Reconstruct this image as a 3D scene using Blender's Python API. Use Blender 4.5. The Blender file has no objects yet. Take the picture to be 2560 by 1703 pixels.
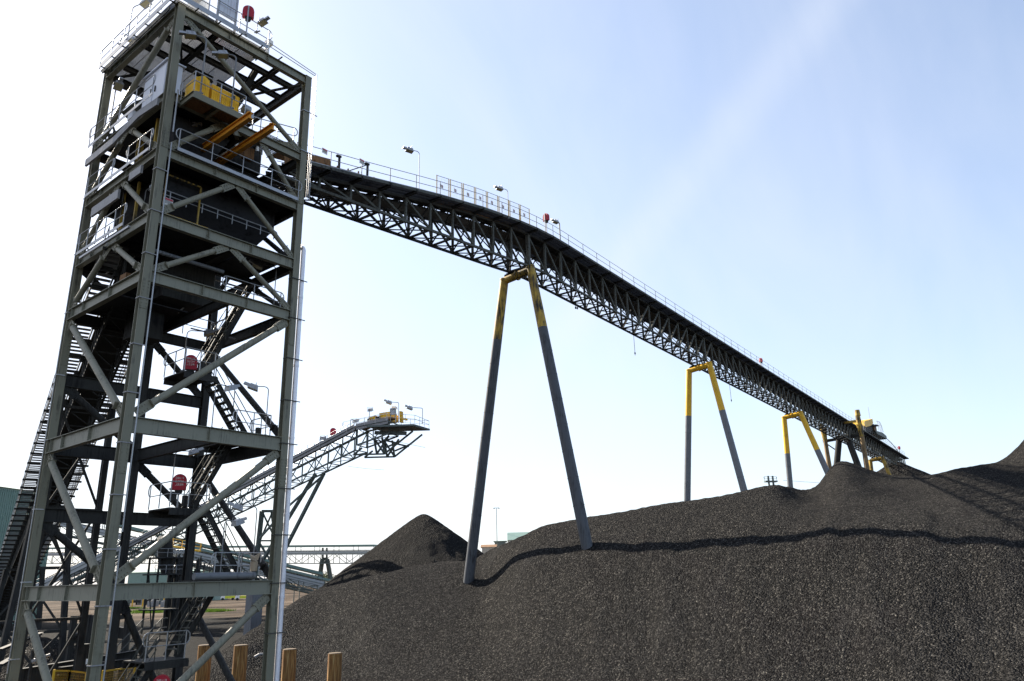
import bpy, math, random
import numpy as np
from mathutils import Vector, Matrix
random.seed(7); RNG = np.random.default_rng(7)
SC = bpy.context.scene
COL = SC.collection

# ------------------------------------------------------------------ camera
CAM = np.array([-12.307, -28.504, 6.12])
YAW, PITCH, ROLL, FPX = math.radians(38.8098), math.radians(17.4887), math.radians(-1.55998), 1868.93
_fwd = np.array([math.cos(YAW)*math.cos(PITCH), math.sin(YAW)*math.cos(PITCH), math.sin(PITCH)])
_r0 = np.array([math.sin(YAW), -math.cos(YAW), 0.0]); _u0 = np.cross(_r0, _fwd)
RGT = math.cos(ROLL)*_r0 + math.sin(ROLL)*_u0
UPV = -math.sin(ROLL)*_r0 + math.cos(ROLL)*_u0
cam_d = bpy.data.cameras.new('camera'); cam = bpy.data.objects.new('camera', cam_d); COL.objects.link(cam)
cam_d.sensor_width = 36.0; cam_d.lens = 36.0*FPX/2560.0; cam_d.clip_start = 0.1; cam_d.clip_end = 6000
m = Matrix.Identity(4)
for i in range(3):
    m[i][0] = RGT[i]; m[i][1] = UPV[i]; m[i][2] = -_fwd[i]; m[i][3] = CAM[i]
cam.matrix_world = m
SC.camera = cam

def _ray(u, v): return _fwd + RGT*(u-1280)/FPX + UPV*(851.5-v)/FPX
def AX(u, v, x): d = _ray(u, v); return Vector(CAM + d*((x-CAM[0])/d[0]))
def AY(u, v, y): d = _ray(u, v); return Vector(CAM + d*((y-CAM[1])/d[1]))
def AZ(u, v, z): d = _ray(u, v); return Vector(CAM + d*((z-CAM[2])/d[2]))
def AD(u, v, dist): return Vector(CAM + _ray(u, v)*dist)

# ------------------------------------------------------------------ light
SUN_DIR = Vector((0.0, 1.40, 1.0)).normalized()      # towards the sun
w = bpy.data.worlds.new('World'); SC.world = w; w.use_nodes = True
nt = w.node_tree; N = nt.nodes; Lk = nt.links
for n in list(N): N.remove(n)
out = N.new('ShaderNodeOutputWorld'); bg = N.new('ShaderNodeBackground'); Lk.new(bg.outputs[0], out.inputs[0])
sky = N.new('ShaderNodeTexSky'); sky.sky_type = 'NISHITA'; sky.sun_disc = False
sky.sun_elevation = math.asin(SUN_DIR.z); sky.sun_rotation = math.atan2(SUN_DIR.x, SUN_DIR.y)
sky.altitude = 0; sky.air_density = 1.0; sky.dust_density = 0.9; sky.ozone_density = 2.0
tc = N.new('ShaderNodeTexCoord')
# thin cirrus: white veil that thickens towards the horizon and towards the sun's side (west)
sep = N.new('ShaderNodeSeparateXYZ'); Lk.new(tc.outputs['Generated'], sep.inputs[0])
mp = N.new('ShaderNodeMapping'); mp.inputs['Rotation'].default_value = (0.3, 0.5, 0.9); mp.inputs['Scale'].default_value = (0.8, 4.0, 1.6)
Lk.new(tc.outputs['Generated'], mp.inputs[0])
nz = N.new('ShaderNodeTexNoise'); nz.inputs['Scale'].default_value = 1.3; nz.inputs['Detail'].default_value = 7; nz.inputs['Roughness'].default_value = 0.55
nz.inputs['Distortion'].default_value = 0.4
Lk.new(mp.outputs[0], nz.inputs['Vector'])
dotn = N.new('ShaderNodeVectorMath'); dotn.operation = 'DOT_PRODUCT'; Lk.new(tc.outputs['Generated'], dotn.inputs[0])
dotn.inputs[1].default_value = (-0.40, 0.52, -1.0)
veil = N.new('ShaderNodeMapRange'); veil.inputs[1].default_value = -1.0; veil.inputs[2].default_value = 0.62
veil.inputs[3].default_value = 0.20; veil.inputs[4].default_value = 1.0
Lk.new(dotn.outputs['Value'], veil.inputs[0])
nadd = N.new('ShaderNodeMath'); nadd.operation = 'MULTIPLY_ADD'; nadd.inputs[1].default_value = 0.62; nadd.inputs[2].default_value = -0.30
Lk.new(nz.outputs['Fac'], nadd.inputs[0])
vsum = N.new('ShaderNodeMath'); vsum.operation = 'ADD'; vsum.use_clamp = True
# one faint straight cirrus streak high on the right
dst = N.new('ShaderNodeVectorMath'); dst.operation = 'DOT_PRODUCT'; Lk.new(tc.outputs['Generated'], dst.inputs[0])
_n = np.cross(_ray(2080, 0), _ray(1560, 640)); _n = _n/np.linalg.norm(_n); dst.inputs[1].default_value = tuple(float(q) for q in _n)
ab = N.new('ShaderNodeMath'); ab.operation = 'ABSOLUTE'; Lk.new(dst.outputs['Value'], ab.inputs[0])
st_ = N.new('ShaderNodeMapRange'); st_.interpolation_type = 'SMOOTHSTEP'; st_.inputs[1].default_value = 0.0; st_.inputs[2].default_value = 0.045; st_.inputs[3].default_value = 0.20; st_.inputs[4].default_value = 0.0
Lk.new(ab.outputs[0], st_.inputs[0]); sm_ = N.new('ShaderNodeMath'); sm_.operation = 'MULTIPLY'; Lk.new(st_.outputs[0], sm_.inputs[0]); Lk.new(nz.outputs['Fac'], sm_.inputs[1])
s2_ = N.new('ShaderNodeMath'); s2_.operation = 'ADD'; Lk.new(sm_.outputs[0], s2_.inputs[0]); Lk.new(nadd.outputs[0], s2_.inputs[1])
Lk.new(veil.outputs[0], vsum.inputs[0]); Lk.new(s2_.outputs[0], vsum.inputs[1])
mx = N.new('ShaderNodeMix'); mx.data_type = 'RGBA'; Lk.new(vsum.outputs[0], mx.inputs['Factor'])
SKY_K = 1.0
Lk.new(sky.outputs[0], mx.inputs['A']); mx.inputs['B'].default_value = (3.7, 3.92, 4.4, 1)
Lk.new(mx.outputs['Result'], bg.inputs['Color']); bg.inputs['Strength'].default_value = 0.088
sun_d = bpy.data.lights.new('sun', 'SUN'); sun_d.energy = 5.0; sun_d.angle = math.radians(0.55); sun_d.color = (1.0, 0.90, 0.76)
sun = bpy.data.objects.new('sun', sun_d); COL.objects.link(sun)
sun.rotation_euler = SUN_DIR.to_track_quat('Z', 'Y').to_euler(); sun.location = (0, 40, 90)
SC.view_settings.view_transform = 'Standard'; SC.view_settings.look = 'None'
SC.view_settings.exposure = 1.55; SC.view_settings.gamma = 1.0
SC.view_settings.use_curve_mapping = False

# ------------------------------------------------------------------ materials
def newmat(name):
    mt = bpy.data.materials.new(name); mt.use_nodes = True
    t = mt.node_tree; b = t.nodes['Principled BSDF']; return mt, t, b
def ramp(t, stops):
    r = t.nodes.new('ShaderNodeValToRGB'); e = r.color_ramp.elements
    while len(e) < len(stops): e.new(0.5)
    for k, (p, c) in enumerate(stops):
        e[k].position = p; e[k].color = (*c, 1) if len(c) == 3 else c
    return r
def painted(name, col, dirt, rough=0.55, metal=0.0, amount=0.5, streak=True, sc=1.0, bump=0.02, spec=0.3):
    """paint or galvanising with grime patches and vertical run marks in object space"""
    mt, t, b = newmat(name); n, l = t.nodes, t.links
    tcx = n.new('ShaderNodeTexCoord')
    a = n.new('ShaderNodeTexNoise'); a.inputs['Scale'].default_value = 1.1*sc; a.inputs['Detail'].default_value = 6; a.inputs['Roughness'].default_value = 0.65
    l.new(tcx.outputs['Object'], a.inputs['Vector'])
    mp = n.new('ShaderNodeMapping'); mp.inputs['Scale'].default_value = (14*sc, 14*sc, 0.5*sc) if streak else (6*sc, 6*sc, 6*sc)
    l.new(tcx.outputs['Object'], mp.inputs[0])
    s = n.new('ShaderNodeTexNoise'); s.inputs['Scale'].default_value = 1.0; s.inputs['Detail'].default_value = 4
    l.new(mp.outputs[0], s.inputs['Vector'])
    ad = n.new('ShaderNodeMath'); ad.operation = 'MULTIPLY'; l.new(a.outputs['Fac'], ad.inputs[0]); l.new(s.outputs['Fac'], ad.inputs[1])
    lo = 0.36 - 0.22*amount
    r = ramp(t, [(lo, (0, 0, 0)), (lo+0.16, (1, 1, 1))]); l.new(ad.outputs[0], r.inputs[0])
    mxx = n.new('ShaderNodeMix'); mxx.data_type = 'RGBA'
    l.new(r.outputs[0], mxx.inputs['Factor']); mxx.inputs['A'].default_value = (*col, 1); mxx.inputs['B'].default_value = (*dirt, 1)
    l.new(mxx.outputs['Result'], b.inputs['Base Color'])
    b.inputs['Roughness'].default_value = rough; b.inputs['Metallic'].default_value = metal; b.inputs['Specular IOR Level'].default_value = spec
    if bump:
        bp = n.new('ShaderNodeBump'); bp.inputs['Strength'].default_value = 0.35; bp.inputs['Distance'].default_value = bump
        l.new(a.outputs['Fac'], bp.inputs['Height']); l.new(bp.outputs[0], b.inputs['Normal'])
    return mt
M = {}
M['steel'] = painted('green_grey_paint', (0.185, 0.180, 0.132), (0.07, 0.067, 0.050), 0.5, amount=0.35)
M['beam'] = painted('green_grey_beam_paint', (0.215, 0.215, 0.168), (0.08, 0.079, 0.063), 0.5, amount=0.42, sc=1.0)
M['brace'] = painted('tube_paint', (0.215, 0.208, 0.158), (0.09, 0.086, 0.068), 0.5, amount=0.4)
M['inner'] = painted('dusty_shaded_steel', (0.038, 0.039, 0.038), (0.014, 0.014, 0.015), 0.65, amount=0.6, spec=0.12)  # coal dust and backlit shade, both put into the dark colour
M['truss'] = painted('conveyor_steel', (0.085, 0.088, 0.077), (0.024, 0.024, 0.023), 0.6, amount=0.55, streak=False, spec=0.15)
M['plate'] = painted('dusty_plate', (0.030, 0.031, 0.035), (0.012, 0.012, 0.013), 0.6, amount=0.5, streak=False, spec=0.1)
M['galv'] = painted('galvanised', (0.36, 0.37, 0.385), (0.18, 0.175, 0.165), 0.4, metal=0.5, amount=0.35, streak=False, sc=3, bump=0)
M['galvpipe'] = painted('galvanised_pipe', (0.80, 0.80, 0.86), (0.4, 0.4, 0.42), 0.4, metal=0.25, amount=0.3)
M['bolt'] = painted('bolt_steel', (0.055, 0.055, 0.05), (0.03, 0.03, 0.03), 0.5, amount=0.3, bump=0)
M['yellow'] = painted('yellow_paint', (0.72, 0.43, 0.03), (0.30, 0.17, 0.03), 0.5, amount=0.35)
M['yellowbright'] = painted('yellow_guard_paint', (0.86, 0.50, 0.02), (0.25, 0.12, 0.02), 0.45, amount=0.22)
M['yellowdirty'] = painted('sooty_yellow_paint', (0.50, 0.33, 0.05), (0.03, 0.028, 0.025), 0.55, amount=0.92, sc=0.6)
M['orange'] = painted('orange_paint', (0.62, 0.26, 0.02), (0.28, 0.10, 0.02), 0.5, amount=0.35, streak=False)
M['rust'] = painted('rust_brown', (0.20, 0.105, 0.045), (0.06, 0.035, 0.02), 0.75, amount=0.5)
M['leggrey'] = painted('blue_grey_leg_paint', (0.15, 0.16, 0.175), (0.06, 0.065, 0.072), 0.5, amount=0.35, sc=0.7)
M['legsoot'] = painted('sooty_leg_paint', (0.075, 0.083, 0.095), (0.025, 0.027, 0.031), 0.55, amount=0.5, sc=0.7)
M['legbrown'] = painted('sooty_brown_leg', (0.22, 0.15, 0.07), (0.05, 0.045, 0.04), 0.6, amount=0.6, sc=0.6)
M['red'] = painted('red_cover', (0.40, 0.014, 0.035), (0.20, 0.012, 0.024), 0.45, amount=0.2, bump=0)
M['white'] = painted('off_white', (0.74, 0.74, 0.72), (0.45, 0.42, 0.38), 0.5, amount=0.3, bump=0)
M['cabinet'] = painted('cabinet_grey', (0.62, 0.65, 0.72), (0.42, 0.43, 0.46), 0.4, amount=0.3, bump=0)
M['lens'] = painted('lamp_lens', (0.42, 0.38, 0.24), (0.2, 0.18, 0.12), 0.15, amount=0.3, bump=0)
M['rubber'] = painted('black_rubber', (0.018, 0.018, 0.018), (0.035, 0.033, 0.03), 0.7, amount=0.4, streak=False, bump=0)
M['concrete'] = painted('concrete', (0.33, 0.31, 0.28), (0.12, 0.11, 0.10), 0.85, amount=0.5)
M['green'] = painted('green_sheeting', (0.20, 0.29, 0.25), (0.15, 0.22, 0.19), 0.5, amount=0.35)
M['greenroof'] = painted('green_roof', (0.16, 0.24, 0.21), (0.10, 0.15, 0.13), 0.5, amount=0.35)
M['farsteel'] = painted('far_steel', (0.095, 0.12, 0.115), (0.045, 0.055, 0.055), 0.6, amount=0.4)
M['lime'] = painted('lime_yellow_paint', (0.62, 0.66, 0.06), (0.35, 0.33, 0.06), 0.5, amount=0.3)
M['glass'] = painted('dark_glass', (0.02, 0.025, 0.03), (0.04, 0.04, 0.045), 0.1, amount=0.2, bump=0)
M['cloth'] = painted('tan_cloth', (0.34, 0.27, 0.19), (0.17, 0.12, 0.08), 0.85, amount=0.4, streak=False, sc=4)
M['signred'] = painted('sign_red', (0.5, 0.05, 0.08), (0.4, 0.05, 0.07), 0.5, amount=0.2, bump=0)
M['polegrey'] = painted('dull_galvanising', (0.20, 0.205, 0.215), (0.12, 0.12, 0.12), 0.5, amount=0.4, bump=0)
M['tray'] = painted('tray_grey', (0.27, 0.27, 0.28), (0.15, 0.15, 0.15), 0.5, amount=0.4)
M['signpale'] = painted('faded_sign_print', (0.5, 0.28, 0.32), (0.4, 0.25, 0.28), 0.5, amount=0.2, bump=0)
M['signtext'] = painted('sign_ink', (0.05, 0.05, 0.06), (0.09, 0.09, 0.1), 0.6, amount=0.2, bump=0)
M['leaf'] = painted('leaves', (0.10, 0.12, 0.04), (0.05, 0.065, 0.02), 0.7, amount=0.5, streak=False, sc=1)
M['grass'] = painted('bright_grass', (0.20, 0.30, 0.03), (0.10, 0.16, 0.02), 0.7, amount=0.4, streak=False, sc=2)
M['bark'] = painted('bark', (0.12, 0.09, 0.06), (0.05, 0.04, 0.03), 0.9, amount=0.5)

def timber():
    mt, t, b = newmat('weathered_orange_post'); n, l = t.nodes, t.links
    tcx = n.new('ShaderNodeTexCoord'); mp = n.new('ShaderNodeMapping'); mp.inputs['Scale'].default_value = (8, 8, 0.4)
    l.new(tcx.outputs['Object'], mp.inputs[0])
    a = n.new('ShaderNodeTexNoise'); a.inputs['Scale'].default_value = 1.6; a.inputs['Detail'].default_value = 8; a.inputs['Roughness'].default_value = 0.7
    a.inputs['Distortion'].default_value = 0.6
    l.new(mp.outputs[0], a.inputs['Vector'])
    r = ramp(t, [(0.30, (0.03, 0.014, 0.007)), (0.43, (0.13, 0.055, 0.014)), (0.53, (0.27, 0.13, 0.03)), (0.66, (0.46, 0.31, 0.13))])
    l.new(a.outputs['Fac'], r.inputs[0]); l.new(r.outputs[0], b.inputs['Base Color']); b.inputs['Roughness'].default_value = 0.75
    bp = n.new('ShaderNodeBump'); bp.inputs['Strength'].default_value = 0.8; bp.inputs['Distance'].default_value = 0.03
    l.new(a.outputs['Fac'], bp.inputs['Height']); l.new(bp.outputs[0], b.inputs['Normal'])
    return mt
M['timber'] = timber()

def coal(name, scale=9.0, bright=1.0):
    mt = bpy.data.materials.new(name); mt.use_nodes = True; t = mt.node_tree; n, l = t.nodes, t.links
    n.remove(n['Principled BSDF']); o = n['Material Output']
    tcx = n.new('ShaderNodeTexCoord')
    v = n.new('ShaderNodeTexVoronoi'); v.inputs['Scale'].default_value = scale; l.new(tcx.outputs['Object'], v.inputs['Vector'])
    v2 = n.new('ShaderNodeTexVoronoi'); v2.inputs['Scale'].default_value = scale*2.1; l.new(tcx.outputs['Object'], v2.inputs['Vector'])
    sp = n.new('ShaderNodeSeparateColor'); l.new(v.outputs['Color'], sp.inputs[0])
    sp2 = n.new('ShaderNodeSeparateColor'); l.new(v2.outputs['Color'], sp2.inputs[0])
    mm = n.new('ShaderNodeMath'); mm.operation = 'MULTIPLY'; l.new(sp.outputs[0], mm.inputs[0]); l.new(sp2.outputs[1], mm.inputs[1])
    k = bright
    r = ramp(t, [(0.0, (0.008*k, 0.0079*k, 0.0080*k)), (0.25, (0.018*k, 0.0178*k, 0.0178*k)), (0.55, (0.049*k, 0.0475*k, 0.0455*k)), (0.80, (0.105*k, 0.101*k, 0.093*k)), (0.97, (0.22*k, 0.212*k, 0.19*k))])
    l.new(mm.outputs[0], r.inputs[0])
    a = n.new('ShaderNodeTexNoise'); a.inputs['Scale'].default_value = 0.16; a.inputs['Detail'].default_value = 7; a.inputs['Roughness'].default_value = 0.62
    mpp = n.new('ShaderNodeMapping'); mpp.inputs['Rotation'].default_value = (0, 0, -0.75); mpp.inputs['Scale'].default_value = (0.45, 2.6, 1.0); l.new(tcx.outputs['Object'], mpp.inputs[0]); l.new(mpp.outputs[0], a.inputs['Vector'])
    r2 = ramp(t, [(0.34, (0.55, 0.55, 0.56)), (0.64, (1.35, 1.33, 1.3))]); l.new(a.outputs['Fac'], r2.inputs[0])
    mu = n.new('ShaderNodeMix'); mu.data_type = 'RGBA'; mu.blend_type = 'MULTIPLY'; mu.inputs['Factor'].default_value = 1.0
    l.new(r.outputs[0], mu.inputs['A']); l.new(r2.outputs[0], mu.inputs['B'])
    # lump relief: rounded cells of two sizes, coarser where the noise is high
    su = n.new('ShaderNodeMath'); su.operation = 'MULTIPLY_ADD'; l.new(v2.outputs['Distance'], su.inputs[0]); su.inputs[1].default_value = 0.45
    l.new(v.outputs['Distance'], su.inputs[2])
    bp = n.new('ShaderNodeBump'); bp.invert = True; bp.inputs['Strength'].default_value = 1.0; bp.inputs['Distance'].default_value = 1.9/scale
    fm = n.new('ShaderNodeMath'); fm.operation = 'MULTIPLY'; r3 = ramp(t, [(0.36, (0.35, 0.35, 0.35)), (0.58, (1.25, 1.25, 1.25))]); l.new(a.outputs['Fac'], r3.inputs[0]); l.new(su.outputs[0], fm.inputs[0]); l.new(r3.outputs[0], fm.inputs[1])
    l.new(fm.outputs[0], bp.inputs['Height'])
    d = n.new('ShaderNodeBsdfDiffuse'); g_ = n.new('ShaderNodeBsdfGlossy'); g_.inputs['Roughness'].default_value = 0.38; mix = n.new('ShaderNodeMixShader'); mix.inputs[0].default_value = 0.010
    l.new(mu.outputs['Result'], d.inputs['Color']); l.new(bp.outputs[0], d.inputs['Normal']); l.new(bp.outputs[0], g_.inputs['Normal'])
    l.new(d.outputs[0], mix.inputs[1]); l.new(g_.outputs[0], mix.inputs[2]); l.new(mix.outputs[0], o.inputs[0])
    return mt
M['coal'] = coal('coal_lumps', 11.5, 0.92)
M['coalshade'] = coal('shaded_coal_lumps', 8.0, 0.62)  # darker copy of the coal: the cone's shaded side put into its whole colour
M['coalfar'] = coal('coal_far', 5.0, 0.9)
M['coalyard'] = coal('coal_fines', 12.0, 0.8)

def groundmat():
    mt, t, b = newmat('yard_ground'); n, l = t.nodes, t.links
    tcx = n.new('ShaderNodeTexCoord')
    a = n.new('ShaderNodeTexNoise'); a.inputs['Scale'].default_value = 0.05; a.inputs['Detail'].default_value = 8
    l.new(tcx.outputs['Object'], a.inputs['Vector'])
    c = n.new('ShaderNodeTexNoise'); c.inputs['Scale'].default_value = 1.5; c.inputs['Detail'].default_value = 8; c.inputs['Roughness'].default_value = 0.7
    l.new(tcx.outputs['Object'], c.inputs['Vector'])
    r1 = ramp(t, [(0.35, (0.028, 0.021, 0.015)), (0.5, (0.060, 0.044, 0.031)), (0.68, (0.13, 0.10, 0.075))]); l.new(a.outputs['Fac'], r1.inputs[0])
    r2 = ramp(t, [(0.3, (0.003, 0.003, 0.003)), (0.55, (0.009, 0.0088, 0.0083)), (0.75, (0.026, 0.024, 0.021))]); l.new(c.outputs['Fac'], r2.inputs[0])
    # spilt coal lies within about 70 m of the loading tower
    ln = n.new('ShaderNodeVectorMath'); ln.operation = 'LENGTH'; l.new(tcx.outputs['Object'], ln.inputs[0])
    ma = n.new('ShaderNodeMath'); ma.operation = 'MULTIPLY_ADD'; ma.inputs[1].default_value = 60; l.new(a.outputs['Fac'], ma.inputs[0]); l.new(ln.outputs['Value'], ma.inputs[2])
    mr = n.new('ShaderNodeMapRange'); mr.inputs[1].default_value = 150; mr.inputs[2].default_value = 178; l.new(ma.outputs[0], mr.inputs[0])
    mxx = n.new('ShaderNodeMix'); mxx.data_type = 'RGBA'; l.new(mr.outputs[0], mxx.inputs['Factor'])
    l.new(r2.outputs[0], mxx.inputs['A']); l.new(r1.outputs[0], mxx.inputs['B']); l.new(mxx.outputs['Result'], b.inputs['Base Color'])
    b.inputs['Roughness'].default_value = 0.85; b.inputs['Specular IOR Level'].default_value = 0.03
    bp = n.new('ShaderNodeBump'); bp.inputs['Strength'].default_value = 1.0; bp.inputs['Distance'].default_value = 0.15
    l.new(c.outputs['Fac'], bp.inputs['Height']); l.new(bp.outputs[0], b.inputs['Normal'])
    return mt
M['ground'] = groundmat()

# ------------------------------------------------------------------ object helpers
def tag(o, label=None, cat=None, group=None, kind=None):
    if label: o['label'] = label
    if cat: o['category'] = cat
    if group: o['group'] = group
    if kind: o['kind'] = kind
    return o
def thing(name, label, cat, loc=(0, 0, 0), group=None):
    o = bpy.data.objects.new(name, None); o.empty_display_size = 0.3; COL.objects.link(o); o.location = loc
    return tag(o, label, cat, group)
def wloc(o):
    v = Vector((0, 0, 0))
    while o is not None: v = v + Vector(o.location); o = o.parent
    return v
def copy_tree(o, parent=None):
    c = o.copy(); COL.objects.link(c); c.parent = parent
    for ch in list(o.children): copy_tree(ch, c)
    return c
def V(*a): return Vector(a if len(a) > 1 else a[0])
class MB:
    def __init__(s): s.v = []; s.f = []; s.sm = []
    def add(s, vs, fs, smooth=False):
        b = len(s.v); s.v += [tuple(p) for p in vs]; s.f += [tuple(b+i for i in f) for f in fs]; s.sm += [smooth]*len(fs); return s
    def hexa(s, p):   # 8 points: bottom 4 then top 4
        return s.add(p, [(3, 2, 1, 0), (4, 5, 6, 7), (0, 1, 5, 4), (1, 2, 6, 5), (2, 3, 7, 6), (3, 0, 4, 7)])
    def box(s, c, sz, rz=0.0):
        x, y, z = sz[0]/2, sz[1]/2, sz[2]/2; ca, sa = math.cos(rz), math.sin(rz)
        p = []
        for dz in (-z, z):
            for dx, dy in ((-x, -y), (x, -y), (x, y), (-x, y)):
                p.append((c[0]+dx*ca-dy*sa, c[1]+dx*sa+dy*ca, c[2]+dz))
        return s.hexa(p)
    def frame(s, a, b, up):
        a = Vector(a); b = Vector(b); d = (b-a).normalized(); up = Vector(up)
        if abs(d.dot(up.normalized())) > 0.98: up = Vector((1, 0, 0)) if abs(d.x) < 0.9 else Vector((0, 1, 0))
        r = d.cross(up).normalized(); u = r.cross(d).normalized(); return a, b, d, r, u
    def bar(s, a, b, w, h, up=(0, 0, 1), off=(0, 0)):
        a, b, d, r, u = s.frame(a, b, up); o = r*off[0]+u*off[1]; a = a+o; b = b+o
        p = [a-r*w/2-u*h/2, a+r*w/2-u*h/2, a+r*w/2+u*h/2, a-r*w/2+u*h/2]
        q = [x+(b-a) for x in p]
        return s.add(p+q, [(3, 2, 1, 0), (4, 5, 6, 7), (0, 1, 5, 4), (1, 2, 6, 5), (2, 3, 7, 6), (3, 0, 4, 7)])
    def ibeam(s, a, b, w, h, up=(0, 0, 1), tf=0.025, tw=0.016):
        s.bar(a, b, w, tf, up, (0, h/2-tf/2)); s.bar(a, b, w, tf, up, (0, -h/2+tf/2)); s.bar(a, b, tw, h-2*tf, up); return s
    def channel(s, a, b, w, h, up=(0, 0, 1), t=0.02, side=1):
        s.bar(a, b, w, t, up, (0, h/2-t/2)); s.bar(a, b, w, t, up, (0, -h/2+t/2)); s.bar(a, b, t, h-2*t, up, (side*(w/2-t/2), 0)); return s
    def tube(s, a, b, r, n=8, r2=None, cap=True):
        a, b, d, rr, u = s.frame(a, b, (0, 0, 1)); r2 = r if r2 is None else r2
        p = []; q = []
        for i in range(n):
            t = 2*math.pi*i/n; e = rr*math.cos(t)+u*math.sin(t); p.append(a+e*r); q.append(b+e*r2)
        s.add(p+q, [(i, (i+1) % n, n+(i+1) % n, n+i) for i in range(n)], smooth=True)
        if cap: s.add(p, [tuple(range(n))[::-1]]); s.add(q, [tuple(range(n))])
        return s
    def path(s, pts, r, n=6):
        for i in range(len(pts)-1): s.tube(pts[i], pts[i+1], r, n)
        return s
    def prism(s, poly, ext):   # planar polygon list of 3D points extruded by vector ext
        n = len(poly); ext = Vector(ext); p = [Vector(x) for x in poly]; q = [x+ext for x in p]
        return s.add(p+q, [tuple(range(n))[::-1], tuple(range(n, 2*n))]+[(i, (i+1) % n, n+(i+1) % n, n+i) for i in range(n)])
    def build(s, name, mat, parent=None):
        off = wloc(parent) if parent is not None else Vector((0, 0, 0))
        me = bpy.data.meshes.new(name)
        vs = [(p[0]-off.x, p[1]-off.y, p[2]-off.z) for p in s.v]
        me.from_pydata(vs, [], s.f); me.polygons.foreach_set('use_smooth', s.sm); me.update()
        if isinstance(mat, str): mat = M[mat]
        me.materials.append(mat)
        o = bpy.data.objects.new(name, me); COL.objects.link(o)
        if parent is not None: o.parent = parent
        return o
def arc_pts(c, e1, e2, r, a0, a1, n=8):
    c = Vector(c); e1 = Vector(e1); e2 = Vector(e2)
    return [c+e1*r*math.cos(a0+(a1-a0)*i/n)+e2*r*math.sin(a0+(a1-a0)*i/n) for i in range(n+1)]

def rail(mb, pts, h=1.05, r=0.024, sp=1.5, mid=True, ends=True, up=(0, 0, 1)):
    """tubular guard rail along a polyline of floor points"""
    up = Vector(up); pts = [Vector(p) for p in pts]
    for i in range(len(pts)-1):
        a, b = pts[i], pts[i+1]; L = (b-a).length; k = max(1, round(L/sp))
        mb.tube(a+up*h, b+up*h, r, 6)
        if mid: mb.tube(a+up*h*0.52, b+up*h*0.52, r*0.85, 6)
        for j in range(k+1):
            if j == 0 and i > 0: continue
            p = a+(b-a)*j/k; mb.tube(p, p+up*h, r, 6)
    if ends:
        for p, q in ((pts[0], pts[1]), (pts[-1], pts[-2])):
            d = (p-q).normalized(); c = p+up*h*0.76
            mb.path([p+up*h]+[c+d*0.17*math.sin(t)+up*h*0.24*math.cos(t) for t in (0.5, 1.1, 1.57, 2.1, 2.7)]+[p+up*h*0.52], r, 6)
    return mb
def bolts(mb, c, ex, ey, nrm, nx, ny, sx, sy, sz=0.035, th=0.02):
    """grid of bolt heads on a plate"""
    c = Vector(c); ex = Vector(ex).normalized(); ey = Vector(ey).normalized(); nrm = Vector(nrm).normalized()
    for i in range(nx):
        for j in range(ny):
            p = c+ex*(i-(nx-1)/2)*sx+ey*(j-(ny-1)/2)*sy
            mb.bar(p, p+nrm*th, sz, sz, ey)
    return mb
def grating(mb, x0, x1, y0, y1, z, along='x', step=0.11, w=0.035, t=0.03):
    if along == 'x':
        y = y0
        while y < y1: mb.box(((x0+x1)/2, y+w/2, z), (x1-x0, w, t)); y += step
        for x in np.arange(x0+0.03, x1, 0.9): mb.box((x, (y0+y1)/2, z-t), (0.03, y1-y0, t*0.9))
    else:
        x = x0
        while x < x1: mb.box((x+w/2, (y0+y1)/2, z), (w, y1-y0, t)); x += step
        for y in np.arange(y0+0.03, y1, 0.9): mb.box(((x0+x1)/2, y, z-t), (x1-x0, 0.03, t*0.9))
    return mb

# ------------------------------------------------------------------ ground
def sheet(name, ext, z, mat):
    mb = MB(); n = 24
    xs = np.concatenate([-np.geomspace(ext, 20, n), np.geomspace(20, ext, n)])
    vs = [(x, y, z) for y in xs for x in xs]; k = len(xs)
    fs = [(j*k+i, j*k+i+1, (j+1)*k+i+1, (j+1)*k+i) for j in range(k-1) for i in range(k-1)]
    mb.add(vs, fs); return mb.build(name, mat)
tag(sheet('ground', 2600, 0.0, 'ground'), kind='structure')

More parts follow.
